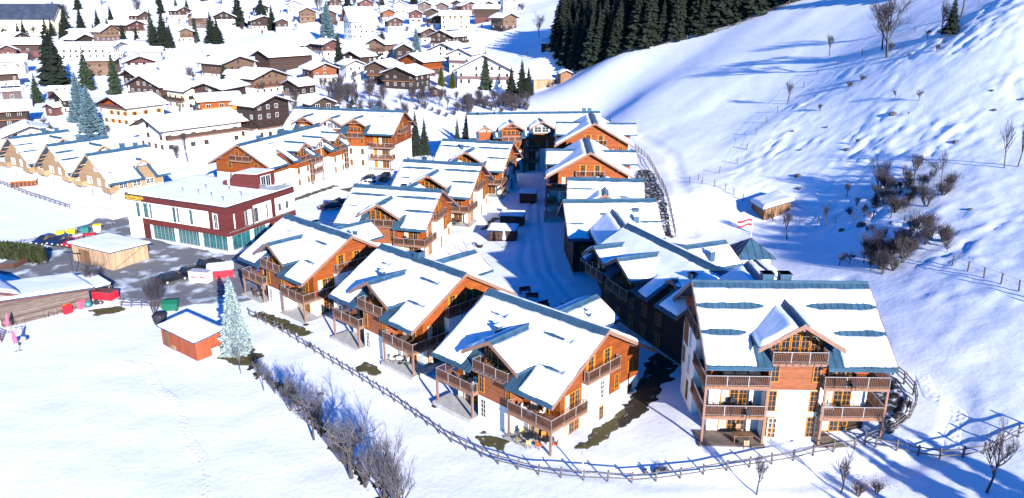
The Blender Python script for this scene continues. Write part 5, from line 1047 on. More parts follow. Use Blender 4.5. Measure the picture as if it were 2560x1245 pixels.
T = ((-14.6, 60.7, 8.6, 'apple', 'biggest leafless tree of the ditch row, with a dark trunk'), (-11.2, 57.6, 7.4, 'multi', 'many stemmed pale leafless tree at the bottom end of the ditch'), (-19.7, 67.3, 6.2, 'apple', 'leafless tree on the snow side of the ditch, pale forked trunk'), (-23.6, 73.0, 5.4, 'tall', 'slim leafless tree beside the ditch, above the forked one'), (-27.8, 77.4, 4.8, 'pole', 'thin leafless tree at the upper part of the ditch'), (-31.8, 81.6, 4.4, 'pole', 'thin leafless tree at the upper end of the ditch near the spruce'), (-9.4, 56.0, 6.4, 'multi', 'leafless shrub tree cut by the lower edge of the picture'),
     (-62.5, 107.8, 5.6, 'multi', 'round leafless tree behind the red covered trailer'), (-49.9, 99.6, 6.0, 'multi', 'leafless willow like tree beside the green bin'), (80.9, 174, 14, 'tall', 'tall leafless tree on the ridge at the upper right, left of a pair'), (79.4, 168, 14.5, 'apple', 'tall leafless tree on the ridge at the upper right, right of a pair'), (93, 167, 13, 'tall', 'bent leafless trunk at the upper right edge'), (62.3, 176, 6.8, 'tall', 'lone small leafless tree at the edge of the ski meadow'),
     (73, 112.5, 8.6, 'pole', 'thin leafless tree at the right edge, left of a pair'), (74.2, 111.4, 8.8, 'pole', 'thin leafless tree at the right edge, right of a pair'), (44.3, 118.8, 6.4, 'tall', 'leafless tree in front of the hay hut'), (50.6, 119.5, 4.5, 'tall', 'leafless young tree on the bank right of the hay hut'), (60.5, 124, 5.4, 'multi', 'leafless tree in the thicket on the bank, rear'), (63.5, 119, 6.2, 'tall', 'leafless tree in the thicket on the bank, middle'), (66, 116, 6, 'pole', 'leafless tree in the thicket on the bank, front'),
     (-72, 224, 13, 'pole', 'thin pale birch before the tall dark brown chalet'), (-84.5, 198, 12, 'pole', 'thin pale birch in front of the long white guest house'), (38.3, 53.2, 7.6, 'tall', 'dark leafless tree at the bottom right corner'), (27.6, 55.2, 4.6, 'tall', 'small leafless tree below the fence of the large chalet'), (20.6, 55.3, 5.0, 'tall', 'twiggy leafless sapling at the bottom edge below the fence'), (-60, 262, 8, 'multi', 'leafless tree before the village gardens'), (-46, 272, 8, 'apple', 'leafless garden tree below the low black brown house'),
     (-58, 283, 7, 'tall', 'leafless tree left of the black brown house'), (-67, 298, 9, 'multi', 'reddish leafless tree beside the salmon gabled house'), (-52, 262, 6, 'apple', 'leafless tree by the garden path'), (76, 190, 7, 'tall', 'leafless tree on the crest right of the tall pair'), (87, 162, 8, 'tall', 'leafless tree on the slope below the bent trunk'), (-36, 262, 5, 'multi', 'leafless tree at the snow edge behind the apartment house'), (26, 375, 12, 'tall', 'leafless tree at the edge of the upper meadow, left of the forest'), (13, 392, 12, 'apple', 'leafless tree above the hay barn'))
random.seed(23)
for i, (x, y, H, k, lab) in enumerate(T): bare(x, y, H, lab, k, i % 3, frost=i < 7)
for i, (hx, hy, hl) in enumerate(HOUSES):
    if math.hypot(hx, hy) > 225:
        for k in range(2):
            a = random.uniform(-1, 1); r_ = hl * .62 + random.uniform(0, 5); px_, py_ = hx + r_ * math.sin(a * 1.9), hy - r_ * math.cos(a * 1.9) * .9
            if min(math.hypot(px_ - q[0], py_ - q[1]) - q[2] * .5 for q in HOUSES) > 1.0: bare(px_, py_, random.uniform(2.5, 6.5), 'leafless garden tree between the village houses', random.choice(('apple', 'multi', 'bush', 'tall')), k, 'garden trees of the village')
for i in range(78):   # ditch saplings and village gardens
    if i < 12: f = i / 11; p = (-29 + 18 * f + random.uniform(-1.1, 1.1), 80.5 - 23 * f + random.uniform(-.8, .8)); bare(*p, random.uniform(2.2, 4.4), 'thin leafless sapling along the brown ditch', 'multi', i % 3, 'saplings along the ditch', frost=True)
    else: x = random.uniform(-92, 4); y = random.uniform(238, 330) if x < -40 else random.uniform(262, 300); bare(x, y, random.uniform(3, 8), 'leafless garden tree between the village houses', random.choice(('apple', 'multi', 'tall')), i % 3, 'garden trees of the village')
for i in range(22): x = -52 + i * 2.7; bare(x, 266 + 5 * math.sin(i) + (i > 14) * 12, random.uniform(2.5, 4.5), 'leafless shrub in the hedge below the village gardens', 'bush', i % 3, 'shrub hedge below the village gardens')
for i in range(46): bare(random.uniform(-19, 6), random.uniform(264, 297), random.uniform(2.5, 5), 'leafless shrub in the thicket before the wide white chalet', 'bush', i % 3, 'thicket before the wide white chalet')
for i in range(16): bare(random.uniform(-66, -52), random.uniform(262, 300), random.uniform(6, 11), 'leafless tree in the garden copse below the salmon gabled house', random.choice(('tall', 'multi', 'apple')), i % 3, 'garden copse')
for i in range(110):   # thicket on the bank
    f = random.random()
    if i >= 60: x, y = random.choice(((48 + 9 * f, 92 + 10 * random.random()), (54 + 14 * f, 107 + 20 * random.random()), (57 + 9 * f, 110 + 14 * random.random())))
    elif i < 30: x, y = 47 + 10 * f + random.uniform(-3, 3), 92 + 9 * random.random() + 4 * f
    elif i < 48: x, y = 52 + 14 * f, 107 + 14 * random.random()
    else: x, y = 62 + 24 * f, 140 + 30 * random.random()
    bare(x, y, random.uniform(1.6, 4.0) if i >= 60 else random.uniform(1.0, 2.6) if i >= 30 else random.uniform(1.8, 3.6), 'leafless brown shrub on the snowy bank', ('multi', 'bush', 'multi', 'tall', 'apple')[i % 5], i % 3, 'shrubs on the snowy bank', wide=random.uniform(1.1, 1.6))
for x, y, H, lab in ((13.6, 58.8, 1.2, 'bare little tree with a ring round its foot by the lamp post'), (-25.3, 88.2, 1.0, 'small reddish shrub beside the fence of the front row'), (28.8, 54.6, 2.0, 'shrub with rust coloured leaves at the bottom right'), (30.4, 54.8, 1.8, 'second shrub with rust coloured leaves, further right')): bare(x, y, H, lab, 'bush', 1)
lf = MB(); random.seed(4)
for i in range(420):
    p = Vector((random.gauss(29.6, 1.1), random.gauss(54.7, .5), 0)); p.z = zt(p.x, p.y) + random.uniform(.3, 1.7); a = [Vector((random.uniform(-1, 1), random.uniform(-1, 1), random.uniform(-1, 1))) * .07 for _ in range(3)]; lf.add([p + k for k in a], [(0, 1, 2)])
tag(lf.build('rust_leaves', 'leaf_rust', None, recalc=False, kind='stuff'), 'rust coloured leaves still hanging on the shrubs at the bottom right', 'leaves')
hd = MB(); random.seed(5)
def hedge_blob(hd, x, y, z, r, h, n):
    for i in range(n):
        a = random.random() * 6.28; zz = random.random() ** .8 * h; rr = r * (1 - .35 * zz / h) * random.uniform(.75, 1.05); c = Vector((x + math.cos(a) * rr, y + math.sin(a) * rr, z + zz)); o = Vector((math.cos(a), math.sin(a), .5)); t = Vector((-math.sin(a), math.cos(a), 0)) * .3; u = Vector((0, 0, .38))
        hd.add([c - t * random.uniform(.6, 1), c + t * random.uniform(.6, 1), c + u * random.uniform(.7, 1.3) + o * .2], [(0, 1, 2)])
for i in range(16): f = i / 15; hedge_blob(hd, -90 + 12.5 * f, 123.4 - 3.2 * f * f, -.4, 1.0, 2.6, 190)
tag(hd.build('hedge', 'hedge_green', None, recalc=False, kind='stuff'), 'dark green clipped hedge at the left edge by the car park', 'hedge')
fn = thing('picket_fence', 'brown picket fence round the hedge garden at the left edge', 'fence')
pk = MB().box(-.05, .05, -.015, .015, 0, 1.05).mesh('picket', 'balcony_wood')
for (x0, y0), (x1, y1) in (((-88, 116.4), (-80.4, 117.4)), ((-80.4, 117.4), (-80.0, 121.2))):
    d = math.hypot(x1 - x0, y1 - y0); n = int(d / .16); a = math.atan2(y1 - y0, x1 - x0)
    for i in range(n + 1): link('picket', pk, fn, (x0 + (x1 - x0) * i / n, y0 + (y1 - y0) * i / n, -.4), a)
    MB().beam((x0, y0, .3), (x1, y1, .3), .04, .08).build('rail', 'balcony_wood', fn)
# ---------------------------------------------------------------- fences
def resample(pl, step):
    out = [Vector((*pl[0], 0))]; P = [Vector((*p, 0)) for p in pl]
    acc = 0.0
    for a, b in zip(P[:-1], P[1:]):
        d = (b - a).length; t = step - acc
        while t <= d: out.append(a + (b - a) * (t / d)); t += step
        acc = (acc + d) % step if d + acc >= step else acc + d
    if (out[-1] - P[-1]).length > step * .4: out.append(P[-1])
    return out
def rail_fence(label, pl, hs=(.45, .95), step=2.1, ph=1.15, name='rail_fence', m='fence_wood', rh=.1, double=True, snow=False):
    t = thing(name, label, 'fence'); pts = resample(pl, step)
    for p in pts: p.z = zt(p.x, p.y)
    rnd = random.Random(len(pts))
    pm = cached(('post', ph, m), lambda: MB().box(-.065, .065, -.065, .065, -.5, ph).mesh('post', m))
    for p in pts:
        o = link('post', pm, t, p + Vector((0, 0, rnd.uniform(-.06, .06))), rnd.random() * .5); o.rotation_euler = (rnd.uniform(-.06, .06), rnd.uniform(-.06, .06), rnd.random() * .4)
    for p, q in zip(pts[:-1], pts[1:]):
        for h in hs:
            e = (q - p).normalized() * .12; j = lambda: Vector((0, 0, h + rnd.uniform(-.05, .05))); s = (q - p).cross(Vector((0, 0, 1))).normalized() * .09
            MB().beam(p - e + j() + s, q + e + j() + s, .06, rh).build('rail', m, t, recalc=False)
    return t
FA = [(-36.2, 98.4), (-31.2, 93.9), (-24.1, 86.4), (-17.4, 79.5), (-11.5, 73.2), (-5.9, 66.4), (-1.1, 62.1), (2.6, 60.1), (7.1, 58.6), (11.3, 57.9), (14.7, 57.9), (20.1, 58.6), (24.6, 59.4), (28.2, 60.6), (32.0, 61.3)]
rail_fence('long two rail wooden fence running past the front row of chalets to the large one', FA)
rail_fence('curved three rail fence round the stone bank of the large chalet', [(32.3, 61.6), (35.2, 62.7), (38.0, 64.5), (39.2, 66.7), (39.2, 70), (38.4, 73.6), (36.4, 77.5)], hs=(.4, .8, 1.2), ph=1.4, step=1.9)
rail_fence('short rail fence branching off to the right below the curved one', [(33, 61.0), (35.5, 59.6), (37.9, 57.8), (40, 57.4), (46, 59)], hs=(.4, .9), step=1.7)
rail_fence('three rail fence along the stone bank behind the right hand chalets', [(30.2, 187), (31.6, 177), (31.4, 166), (30.8, 155.5), (29.9, 143.5), (28.9, 133.1), (28.3, 127.5)], hs=(.45, .9, 1.35), ph=1.5, step=2.4)
rail_fence('dark two rail fence between the tan chalets and the snow field', [(-122, 178.5), (-108.9, 167.3), (-99.5, 160.1), (-91.0, 153.9)], step=2.3)
rail_fence('short fence behind the rubbish bins', [(-88.5, 128.6), (-81, 134.3), (-75.8, 141.2)], step=2.2)
rail_fence('fence rail by the red trailer', [(-55.6, 101.8), (-52.6, 101.6), (-49.6, 101.2)], step=1.5, hs=(.4, .75), ph=.9)
rail_fence('pasture fence along the front edge of the forest', [(34, 289), (43, 280), (52, 273.5), (61, 266.5), (70, 259), (80, 253), (92, 247), (104, 243)], step=3.6, ph=1.5)
def wire_fence(label, pl, step, h=1.3):
    t = thing('wire_fence', label, 'fence'); pts = resample(pl, step); rnd = random.Random(3)
    pm = cached(('wpost', h), lambda: MB().box(-.06, .06, -.06, .06, -.5, h).mesh('post', 'bark'))
    for p in pts: p.z = zt(p.x, p.y); o = link('post', pm, t, p); o.rotation_euler = (rnd.uniform(-.1, .1), rnd.uniform(-.1, .1), 0)
    for p, q in zip(pts[:-1], pts[1:]):
        for k in (.5, .95): MB().beam(p + Vector((0, 0, h * k)), q + Vector((0, 0, h * k)), .014, .014).build('wire', 'dark_metal', t, recalc=False)
wire_fence('wire fence climbing the slope left of the hay hut', [(36, 153), (40.6, 146.8), (42.6, 139.5), (46.5, 126), (51, 120), (56, 111), (57, 103)], 3.2)
wire_fence('wire fence along the crest between ski meadow and bank', [(38, 154), (46, 157), (54, 168), (62, 176.5), (72, 184), (80, 177), (92, 170)], 5.0)
wire_fence('wire fence on the snow slope right of the large chalet', [(54.4, 90), (55.4, 84), (56.2, 79), (57, 74)], 2.6)
# ---------------------------------------------------------------- vehicles
def car_parts(kind, paint):
    L, w = (4.5, .9) if kind != 'van' else (4.9, .95); prof = [(-2.2, .35), (-2.25, .75), (-2.1, .92), (-1.55, .98), (1.1, .98), (1.95, .86), (2.22, .7), (2.25, .35)]
    b = MB(); n = len(prof); ins = [.06 if z > .8 or abs(x) > 2.15 else 0 for x, z in prof]
    vs = [(x, -w + i, z) for (x, z), i in zip(prof, ins)] + [(x, w - i, z) for (x, z), i in zip(prof, ins)]
    b.add(vs, [tuple(range(n)), tuple(range(2 * n - 1, n - 1, -1))] + [(i, i + n, (i + 1) % n + n, (i + 1) % n) for i in range(n)])
    body = b.mesh('body', paint)
    back = -2.0 if kind in ('wagon', 'van') else -1.7; top = 1.48 if kind != 'van' else 1.75
    c = MB(); z0 = .97; c.hexa([(back - .12, -.82, z0), (1.15, -.82, z0), (1.15, .82, z0), (back - .12, .82, z0)], [(back + .35, -.62, top), (.25, -.62, top), (.25, .62, top), (back + .35, .62, top)])
    glass = c.mesh('window_band', 'glass')
    r = MB(); r.hexa([(back + .3, -.64, top - .03), (.3, -.64, top - .03), (.3, .64, top - .03), (back + .3, .64, top - .03)], [(back + .4, -.58, top + .05), (.2, -.58, top + .05), (.2, .58, top + .05), (back + .4, .58, top + .05)])
    for s in (-1, 1):
        for xa, xb in ((1.17, .26), (-.35, -.4), (back - .14, back + .34)): r.beam((xa, s * .83, z0), (xb, s * .63, top), .07, .07)
    roof = r.mesh('cabin_roof', paint)
    wh = MB(); wh.tube([(0, -.1, 0), (0, .1, 0)], .33, 14); wm = wh.mesh('wheel', 'rubber'); hm = MB().tube([(0, -.112, 0), (0, .112, 0)], .19, 10).mesh('hub_cap', 'paint_silver')
    lm = MB().box(-.04, .03, -.2, .2, -.08, .08).mesh('headlight', 'paint_white'); tm = MB().box(-.03, .04, -.12, .12, -.1, .1).mesh('tail_light', 'tarp_red'); bm = MB().box(-.04, .05, -.86, .86, -.12, .1).mesh('bumper', 'dark_metal')
    return body, glass, roof, wm, hm, lm, tm, bm
def car(x, y, deg, paint, label, kind='wagon', box=False, group=None, snow=False):
    t = thing('car', label, 'car', (x, y, zt(x, y) + .06), R_(deg), group); M_ = cached(('car', kind, paint), lambda: car_parts(kind, paint))
    link('body', M_[0], t); link('window_band', M_[1], t); link('cabin_roof', M_[2], t)
    for px in (-1.35, 1.4):
        for s in (-1, 1): w = link('wheel', M_[3], t, (px, s * .8, .33)); link('hub_cap', M_[4], w)
    for s in (-1, 1): link('headlight', M_[5], t, (2.2, s * .6, .68)); link('tail_light', M_[6], t, (-2.23, s * .68, .75))
    link('bumper', M_[7], t, (2.24, 0, .42)); link('bumper', M_[7], t, (-2.27, 0, .42))
    if box: MB().hexa([(-1.4, -.4, 1.55), (.2, -.4, 1.55), (.2, .4, 1.55), (-1.4, .4, 1.55)], [(-1.3, -.32, 1.9), (.0, -.32, 1.85), (.0, .32, 1.85), (-1.3, .32, 1.9)]).build('roof_box', 'paint_silver', t)
    if snow: MB().hexa([(-1.9, -.6, 1.5), (.2, -.6, 1.5), (.2, .6, 1.5), (-1.9, .6, 1.5)], [(-1.7, -.5, 1.66), (.1, -.5, 1.64), (.1, .5, 1.64), (-1.7, .5, 1.66)]).build('snow_cap', 'snow_roof', t)
    return t
car(-77.0, 129.6, -112, 'paint_red', 'red estate car with a silver roof box parked by the plank garage', box=True)
car(-80.0, 130.4, -112, 'paint_blue', 'dark blue car parked left of the red estate car'); car(-83.0, 130.8, -112, 'paint_blue', 'blue car half hidden behind the hedge, left of the dark blue one', 'hatch')
car(-52.4, 112.0, 48, 'paint_black', 'black car nearest the leafless tree in the car park row'); car(-50.4, 115.2, 48, 'paint_black', 'black car in the middle of the car park row'); car(-48.8, 118.4, 48, 'paint_black', 'black car at the far end of the car park row, by the hotel', 'van')
car(-37.6, 154.0, 200, 'paint_black', 'black car parked in the yard, front one of a pair'); car(-36.0, 157.6, 200, 'paint_black', 'black car parked in the yard behind another, snow on its windscreen', snow=True)
car(-30.2, 179, -100, 'paint_black', 'black van parked before the long apartment house', 'van'); car(-33.8, 178.4, -100, 'paint_black', 'dark car left of the black van', 'hatch'); car(-33.2, 174, 150, 'paint_white', 'snow covered white car beyond the middle row', 'hatch', snow=True)
car(-227, 486, 10, 'paint_silver', 'silver car standing alone beside the pinkish gabled house', 'hatch')
# ---------------------------------------------------------------- street furniture and odds and ends
def at(x, y, dz=0): return (x, y, zt(x, y) + dz)
tr = thing('trailer', 'red covered trailer standing beside the round leafless tree', 'trailer', at(-58.6, 103.6), R_(-12))
MB().box(-1.5, 1.5, -.85, .85, .6, 1.75).build('cover', 'tarp_red', tr); MB().box(-1.52, 1.52, -.87, .87, 1.752, 1.8).build('cover_top', 'timber_red', tr); MB().box(-1.6, 1.6, -.9, .9, .48, .6).build('bed', 'rail_metal', tr)
for s in (-1, 1): wv = MB().tube([(-.1, s * .95 - .08, .3), (-.1, s * .95 + .08, .3)], .3, 14).build('wheel', 'rubber', tr); MB().tube([(-.1, s * .95 - .09, .3), (-.1, s * .95 + .09, .3)], .16, 10).build('hub_cap', 'paint_silver', wv)
MB().beam((1.5, 0, .52), (3.0, 0, .5), .1, .1).build('drawbar', 'rail_metal', tr); MB().tube([(2.7, .1, 0), (2.7, .1, .7)], .04, 6).build('jockey_wheel', 'dark_metal', tr)
gb_ = thing('green_container', 'dark green waste container with a pitched lid on the snow beside the leafless tree', 'container', at(-48.0, 100.6), R_(10)); MB().hexa([(-.9, -.6, .15), (.9, -.6, .15), (.9, .6, .15), (-.9, .6, .15)], [(-1.05, -.75, 1.25), (1.05, -.75, 1.25), (1.05, .75, 1.25), (-1.05, .75, 1.25)]).build('body', 'bin_green', gb_)
MB().prism([(-1.08, -.8, 1.26), (-1.08, .8, 1.26), (-1.08, 0, 1.62)], (2.16, 0, 0)).build('lid', 'bin_green', gb_)
for u in (-.8, .8): MB().tube([(u, -.5, 0), (u, .5, 0)], .14, 8).build('wheel', 'rubber', gb_)
bl = thing('barrel', 'dark blue black round tub on the snow in front of the green container', 'barrel', at(-47.7, 96.4)); MB().lathe([(.72, 0), (.85, .5), (.95, 1.1), (.85, 1.35), (.5, 1.5)], 14).build('tub', 'cloth_dark', bl); MB().lathe([(.98, 1.08), (.98, 1.18)], 14).build('rim', 'dark_metal', bl)
for x, y, m, l, lab, dg in ((-78.9, 136.4, 'bin_teal', 'bin_teal', 'teal waste bin between the yellow and the white one', 20), (-77.4, 138.0, 'paint_white', 'yellow', 'white waste bin with a yellow lid at the end of the row', 20), (-80.6, 134.9, 'yellow', 'yellow', 'yellow waste bin at the left of the row', 20), (-81.8, 133.6, 'yellow', 'yellow', 'pale yellow container beside the red car', 20)):
    b = thing('waste_bin', lab, 'bin', at(x, y, .05), R_(dg), 'waste bins behind the garage'); MB().hexa([(-.55, -.45, .15), (.55, -.45, .15), (.55, .45, .15), (-.55, .45, .15)], [(-.68, -.55, 1.15), (.68, -.55, 1.15), (.68, .55, 1.15), (-.68, .55, 1.15)]).build('body', m, b)
    MB().prism([(-.7, -.58, 1.15), (.7, -.58, 1.15), (.7, -.2, 1.38), (-.7, -.2, 1.38)], (0, .9, 0)).build('lid', l, b)
    for u in (-.45, .45): MB().tube([(u, -.4, .08), (u, .4, .08)], .1, 8).build('wheel', 'rubber', b)
ct = thing('cart', 'red topped barred cart beside the waste bins', 'cart', at(-76.6, 132.9, .05), R_(15)); MB().box(-1.3, 1.3, -.5, .5, .9, 1.15).build('top', 'tarp_red', ct)
for i in range(12): u = -1.2 + i * .218; MB().box(u - .02, u + .02, -.5, -.46, .1, .9).build('bar', 'rail_metal', ct)
MB().box(-1.3, 1.3, -.45, .45, .1, .2).build('floor', 'rail_metal', ct)
bx = thing('grey_cabinet', 'pale grey double cabinet with two red striped doors in the car park', 'cabinet', at(-48.2, 112.2, .05), R_(-12)); MB().box(-1.6, 1.6, -.7, .7, 0, 1.7).build('body', 'paint_white', bx)
for u in (-.8, .8): d = MB().box(u - .68, u + .68, -.74, -.7, .2, 1.5).build('door', 'cloth_white', bx); MB().box(u - .45, u + .45, -.755, -.74, .75, 1.0).build('stripe', 'tarp_red', d)
MB().box(-1.65, 1.65, -.75, .75, 1.7, 1.78).build('lid', 'rail_metal', bx)
shed('trolley_shelter', 'low red shelter with a snow covered lid next to the pale grey cabinet', 'shelter', -46.0, 114.6, -.4, R_(20), 3.6, 2.0, 1.2, 1.6, 'tarp_red', .25, .25, seed=44)
sn = MB().lathe([(.32, 0), (.42, .35), (.3, .65)], 10).lathe([(.26, .62), (.32, .9), (.2, 1.15)], 10).lathe([(.18, 1.12), (.2, 1.3), (.08, 1.45)], 10)
tag(sn.build('snow_heap', 'snow', None, smooth=True), 'white snow figure on top of the pile beside the cabinet', 'snowman').location = at(-49.6, 113.4, .1)
def umbrella(x, y, z, lab, m, h=2.6, tilt=0, grp=None):
    t = thing('closed_parasol', lab, 'parasol', (x, y, z), 0, grp); t.rotation_euler = (tilt * .3, tilt, 0); MB().tube([(0, 0, 0), (0, 0, h)], .035, 6).build('pole', 'rail_metal', t)
    MB().lathe([(.04, h), (.16, h - .3), (.2, h - .8), (.3, h - 1.4), (.26, h - 1.75), (.1, h - 1.8)], 9).build('cloth', m, t); MB().lathe([(.4, 0), (.4, .08)], 10).build('foot', 'concrete', t); return t
umbrella(-66.2, 92.9, -.65, 'closed pink parasol leaning at the left edge, the rear of two', 'cloth_pink', 2.9, .16); umbrella(-61.6, 87.6, -.75, 'closed pink parasol at the left edge, the front of two', 'cloth_pink', 2.9, -.12)
umbrella(-1.4, 127.2, zt(-1.4, 127.2), 'closed white parasol beside the nearest dark kiosk', 'cloth_white', 3.2)
def table(par_loc, rz, lab, m='cloth_dark', round_=True, r=.6, grp=None):
    t = thing('table', lab, 'table', par_loc, rz, grp)
    if round_: MB().lathe([(r, .7), (r, .74)], 14).build('table_top', m, t); MB().tube([(0, 0, 0), (0, 0, .7)], .05, 6).build('leg', 'dark_metal', t); MB().lathe([(.3, 0), (.3, .03)], 10).build('foot', 'dark_metal', t)
    else:
        MB().box(-.9, .9, -.42, .42, .7, .75).build('table_top', m, t)
        for u in (-.8, .8):
            for v in (-.35, .35): MB().box(u - .03, u + .03, v - .03, v + .03, 0, .7).build('leg', m, t)
    return t
def chair_t(loc, rz, lab, m, grp):
    t = thing('chair', lab, 'chair', loc, rz, grp)
    for nm, args in (('seat', (-.24, .24, -.24, .24, .42, .46)), ('backrest', (-.24, .24, .21, .25, .5, .95))): link(nm, cached((nm, m), lambda: MB().box(*args).mesh(nm, m)), t)
    lg = cached(('cl', m), lambda: MB().box(-.02, .02, -.02, .02, 0, .46).mesh('leg', 'dark_metal'))
    for u in (-.21, .21):
        for v in (-.21, .21): link('leg', lg, t, (u, v, 0))
    return t
def loc_at(pose, u, v, z): x, y, z0, a = pose; return (x + math.cos(a) * u - math.sin(a) * v, y + math.sin(a) * u + math.cos(a) * v, z0 + z)
PA = (3.43, 74.38, .04, -.75); PB = (-11.29, 91.03, -.02, -.77); PC = (-28.19, 107.32, -.4, -.745); PR = (25.86, 69.94, 2.25, -.02); PD = (-19.86, 130.62, -.29, -.262); PE = (-13.72, 150, .32, -.258)
def dining(pose, u, v, z, where, m, cm, n=4, r=.62, round_=True, a0=.4):
    table(loc_at(pose, u, v, z), pose[3], 'table ' + where, m, round_, r, 'terrace and balcony tables')
    for k in range(n):
        a = a0 + k * 2 * math.pi / n; rr = r + .42
        chair_t(loc_at(pose, u + math.cos(a) * rr, v + math.sin(a) * rr, z), pose[3] + a - math.pi / 2, 'chair at the table ' + where, cm, 'chairs ' + where)
dining(PA, 4.6, -7.5, .07, 'on the terrace of the nearest chalet', 'cloth_dark', 'wicker', 5); dining(PA, 6.3, -6.9, .07, 'at the corner of the terrace of the nearest chalet', 'cloth_dark', 'orange', 3, .5)
dining(PA, 4.6, -6.9, 2.9, 'on the right balcony of the nearest chalet', 'cloth_dark', 'paint_white', 4, .5); dining(PA, -3.9, -7.0, 2.9, 'on the left balcony of the nearest chalet', 'cloth_dark', 'cloth_dark', 2, .45)
dining(PB, 5.0, -7.0, 2.9, 'on the right balcony of the middle front chalet', 'boards_grey', 'balcony_wood', 4, .55); dining(PB, -4.0, -7.0, 2.9, 'on the left balcony of the middle front chalet', 'cloth_dark', 'cloth_dark', 2, .5); dining(PB, 4.2, -7.2, .07, 'under the balcony of the middle front chalet', 'paint_white', 'paint_white', 2, .5)
dining(PC, -5.6, -7.0, .07, 'under the left balcony of the leftmost front chalet', 'boards_grey', 'balcony_wood', 4, .55); dining(PC, 4.0, -7.0, 2.9, 'on the right balcony of the leftmost front chalet', 'cloth_dark', 'cloth_dark', 2, .45)
dining(PR, -4.8, -7.4, 2.87, 'on the lower left balcony of the large chalet', 'cloth_dark', 'cloth_dark', 4, .5); dining(PR, 4.2, -7.4, 5.87, 'on the upper right balcony of the large chalet', 'cloth_dark', 'cloth_dark', 4, .6); dining(PR, 3.2, -7.4, 2.87, 'on the lower right balcony of the large chalet', 'paint_white', 'cloth_dark', 2, .5)
dining(PR, -4.4, -7.6, .07, 'on the ground terrace of the large chalet', 'boards_weathered', 'boards_raw', 2, .8, False, 1.57); dining(PD, 4.6, -7.0, 2.9, 'on the balcony of the first middle row chalet', 'balcony_wood', 'cloth_dark', 3, .5); dining(PE, 4.6, -7.2, .07, 'under the balcony of the second middle row chalet', 'cloth_dark', 'cloth_dark', 4, .5)
for i, (u, w_) in enumerate(((-4.9, .75), (-3.7, .7), (-6.0, .65))):
    t = thing('covered_lounger', ['black covered lounger in the middle of the upper left balcony of the large chalet', 'black covered grill at the right of the upper left balcony of the large chalet', 'black covered chair at the left of the upper left balcony of the large chalet'][i], 'cover', loc_at(PR, u, -7.2, 5.87), PR[3] + .1 * i)
    MB().hexa([(-w_, -.45, 0), (w_, -.45, 0), (w_, .45, 0), (-w_, .45, 0)], [(-w_ * .8, -.25, .8 - .1 * i), (w_ * .8, -.25, .75), (w_ * .7, .35, .95), (-w_ * .7, .35, .95)]).build('cover', 'cloth_dark', t); MB().box(-w_, w_, -.47, .47, 0, .05).build('foot', 'dark_metal', t)
bb = thing('sun_chair', 'grey folding lounger on the left balcony of the nearest chalet', 'lounger', loc_at(PA, -3.4, -7.3, 2.9), PA[3] + .3); MB().beam((0, -.7, .35), (0, .3, .35), .55, .05).build('seat', 'cloth_white', bb); MB().beam((0, .3, .36), (0, .75, .95), .55, .05).build('backrest', 'cloth_white', bb)
for u in (-.25, .25): MB().beam((u, -.5, 0), (u, .2, .34), .03, .03).build('leg', 'rail_metal', bb)
# in front of the barn
for i in range(3): chair_t(at(-64.2 + i * .75, 98.2 + i * .82, 0), R_(227), 'dark chair leaning in a row along the grey barn wall', 'boards_grey', 'dark chairs by the barn')
for i, (x, y, m, lab) in enumerate(((-62.3, 100.2, 'orange', 'stack of orange chairs against the barn wall'), (-62.0, 99.7, 'tarp_red', 'bundle of red sledges in front of the orange chairs'), (-61.0, 101.4, 'cloth_pink', 'heap of pink red sacks beside the barn corner'))):
    t = thing('stack', lab, 'stack', at(x, y), R_(40 + 20 * i)); 
    for k in range(4): MB().hexa([(-.55, -.3, k * .3), (.55, -.3, k * .3), (.55, .3, k * .3), (-.55, .3, k * .3)], [(-.5, -.25, k * .3 + .27), (.48, -.28, k * .3 + .25), (.5, .28, k * .3 + .28), (-.52, .22, k * .3 + .26)]).build('layer', m, t)
for i, (x, y, m, lab, s) in enumerate(((-60.3, 101.9, 'bin_teal', 'teal toy boat shaped bin under the lean to', .7), (-60.9, 102.6, 'cloth_white', 'white covered heap under the lean to', .8), (-59.6, 102.9, 'cloth_dark', 'black mat roll under the lean to', .6), (-59.9, 103.6, 'cloth_pink', 'pink toy car under the lean to', .5))):
    t = thing('stored_item', lab, 'toy', at(x, y), i); MB().lathe([(s * .6, 0), (s * .8, s * .4), (s * .6, s), (s * .2, s * 1.3)], 8).build('body', m, t); MB().lathe([(s * .82, s * .35), (s * .82, s * .45)], 8).build('rim', 'dark_metal', t)
rl = thing('wooden_railing', 'red brown wooden terrace railing beside the pink parasols', 'railing', at(-65.5, 90.4), R_(-35))
for k in range(5): MB().box(-3.2, .3, -.03, .03, .2 + k * .24, .36 + k * .24).build('board', 'timber_red', rl)
for u in (-3.2, -1.5, .2): MB().box(u - .06, u + .06, -.1, -.03, 0, 1.4).build('post', 'timber_red', rl)
bn_ = thing('snowy_table', 'snow covered round table beside the front parasol', 'table', at(-62.6, 89.4), .3); MB().lathe([(.9, .7), (.9, .75)], 14).build('table_top', 'timber_brown', bn_); MB().lathe([(.88, .752), (.84, .9), (.5, .98)], 14).build('snow_cap', 'snow_roof', bn_); MB().tube([(0, 0, 0), (0, 0, .7)], .08, 6).build('leg', 'dark_metal', bn_)
st = thing('steps', 'grey metal handrail steps by the left house', 'steps', at(-64.8, 92.6), R_(30))
for k in range(4): MB().box(-.5, .5, k * .28, k * .28 + .26, k * .17 - .05, k * .17 + .02).build('tread', 'rail_metal', st)
for u in (-.5, .5): MB().beam((u, 0, .9), (u, 1.1, 1.5), .04, .04).build('handrail', 'rail_metal', st)
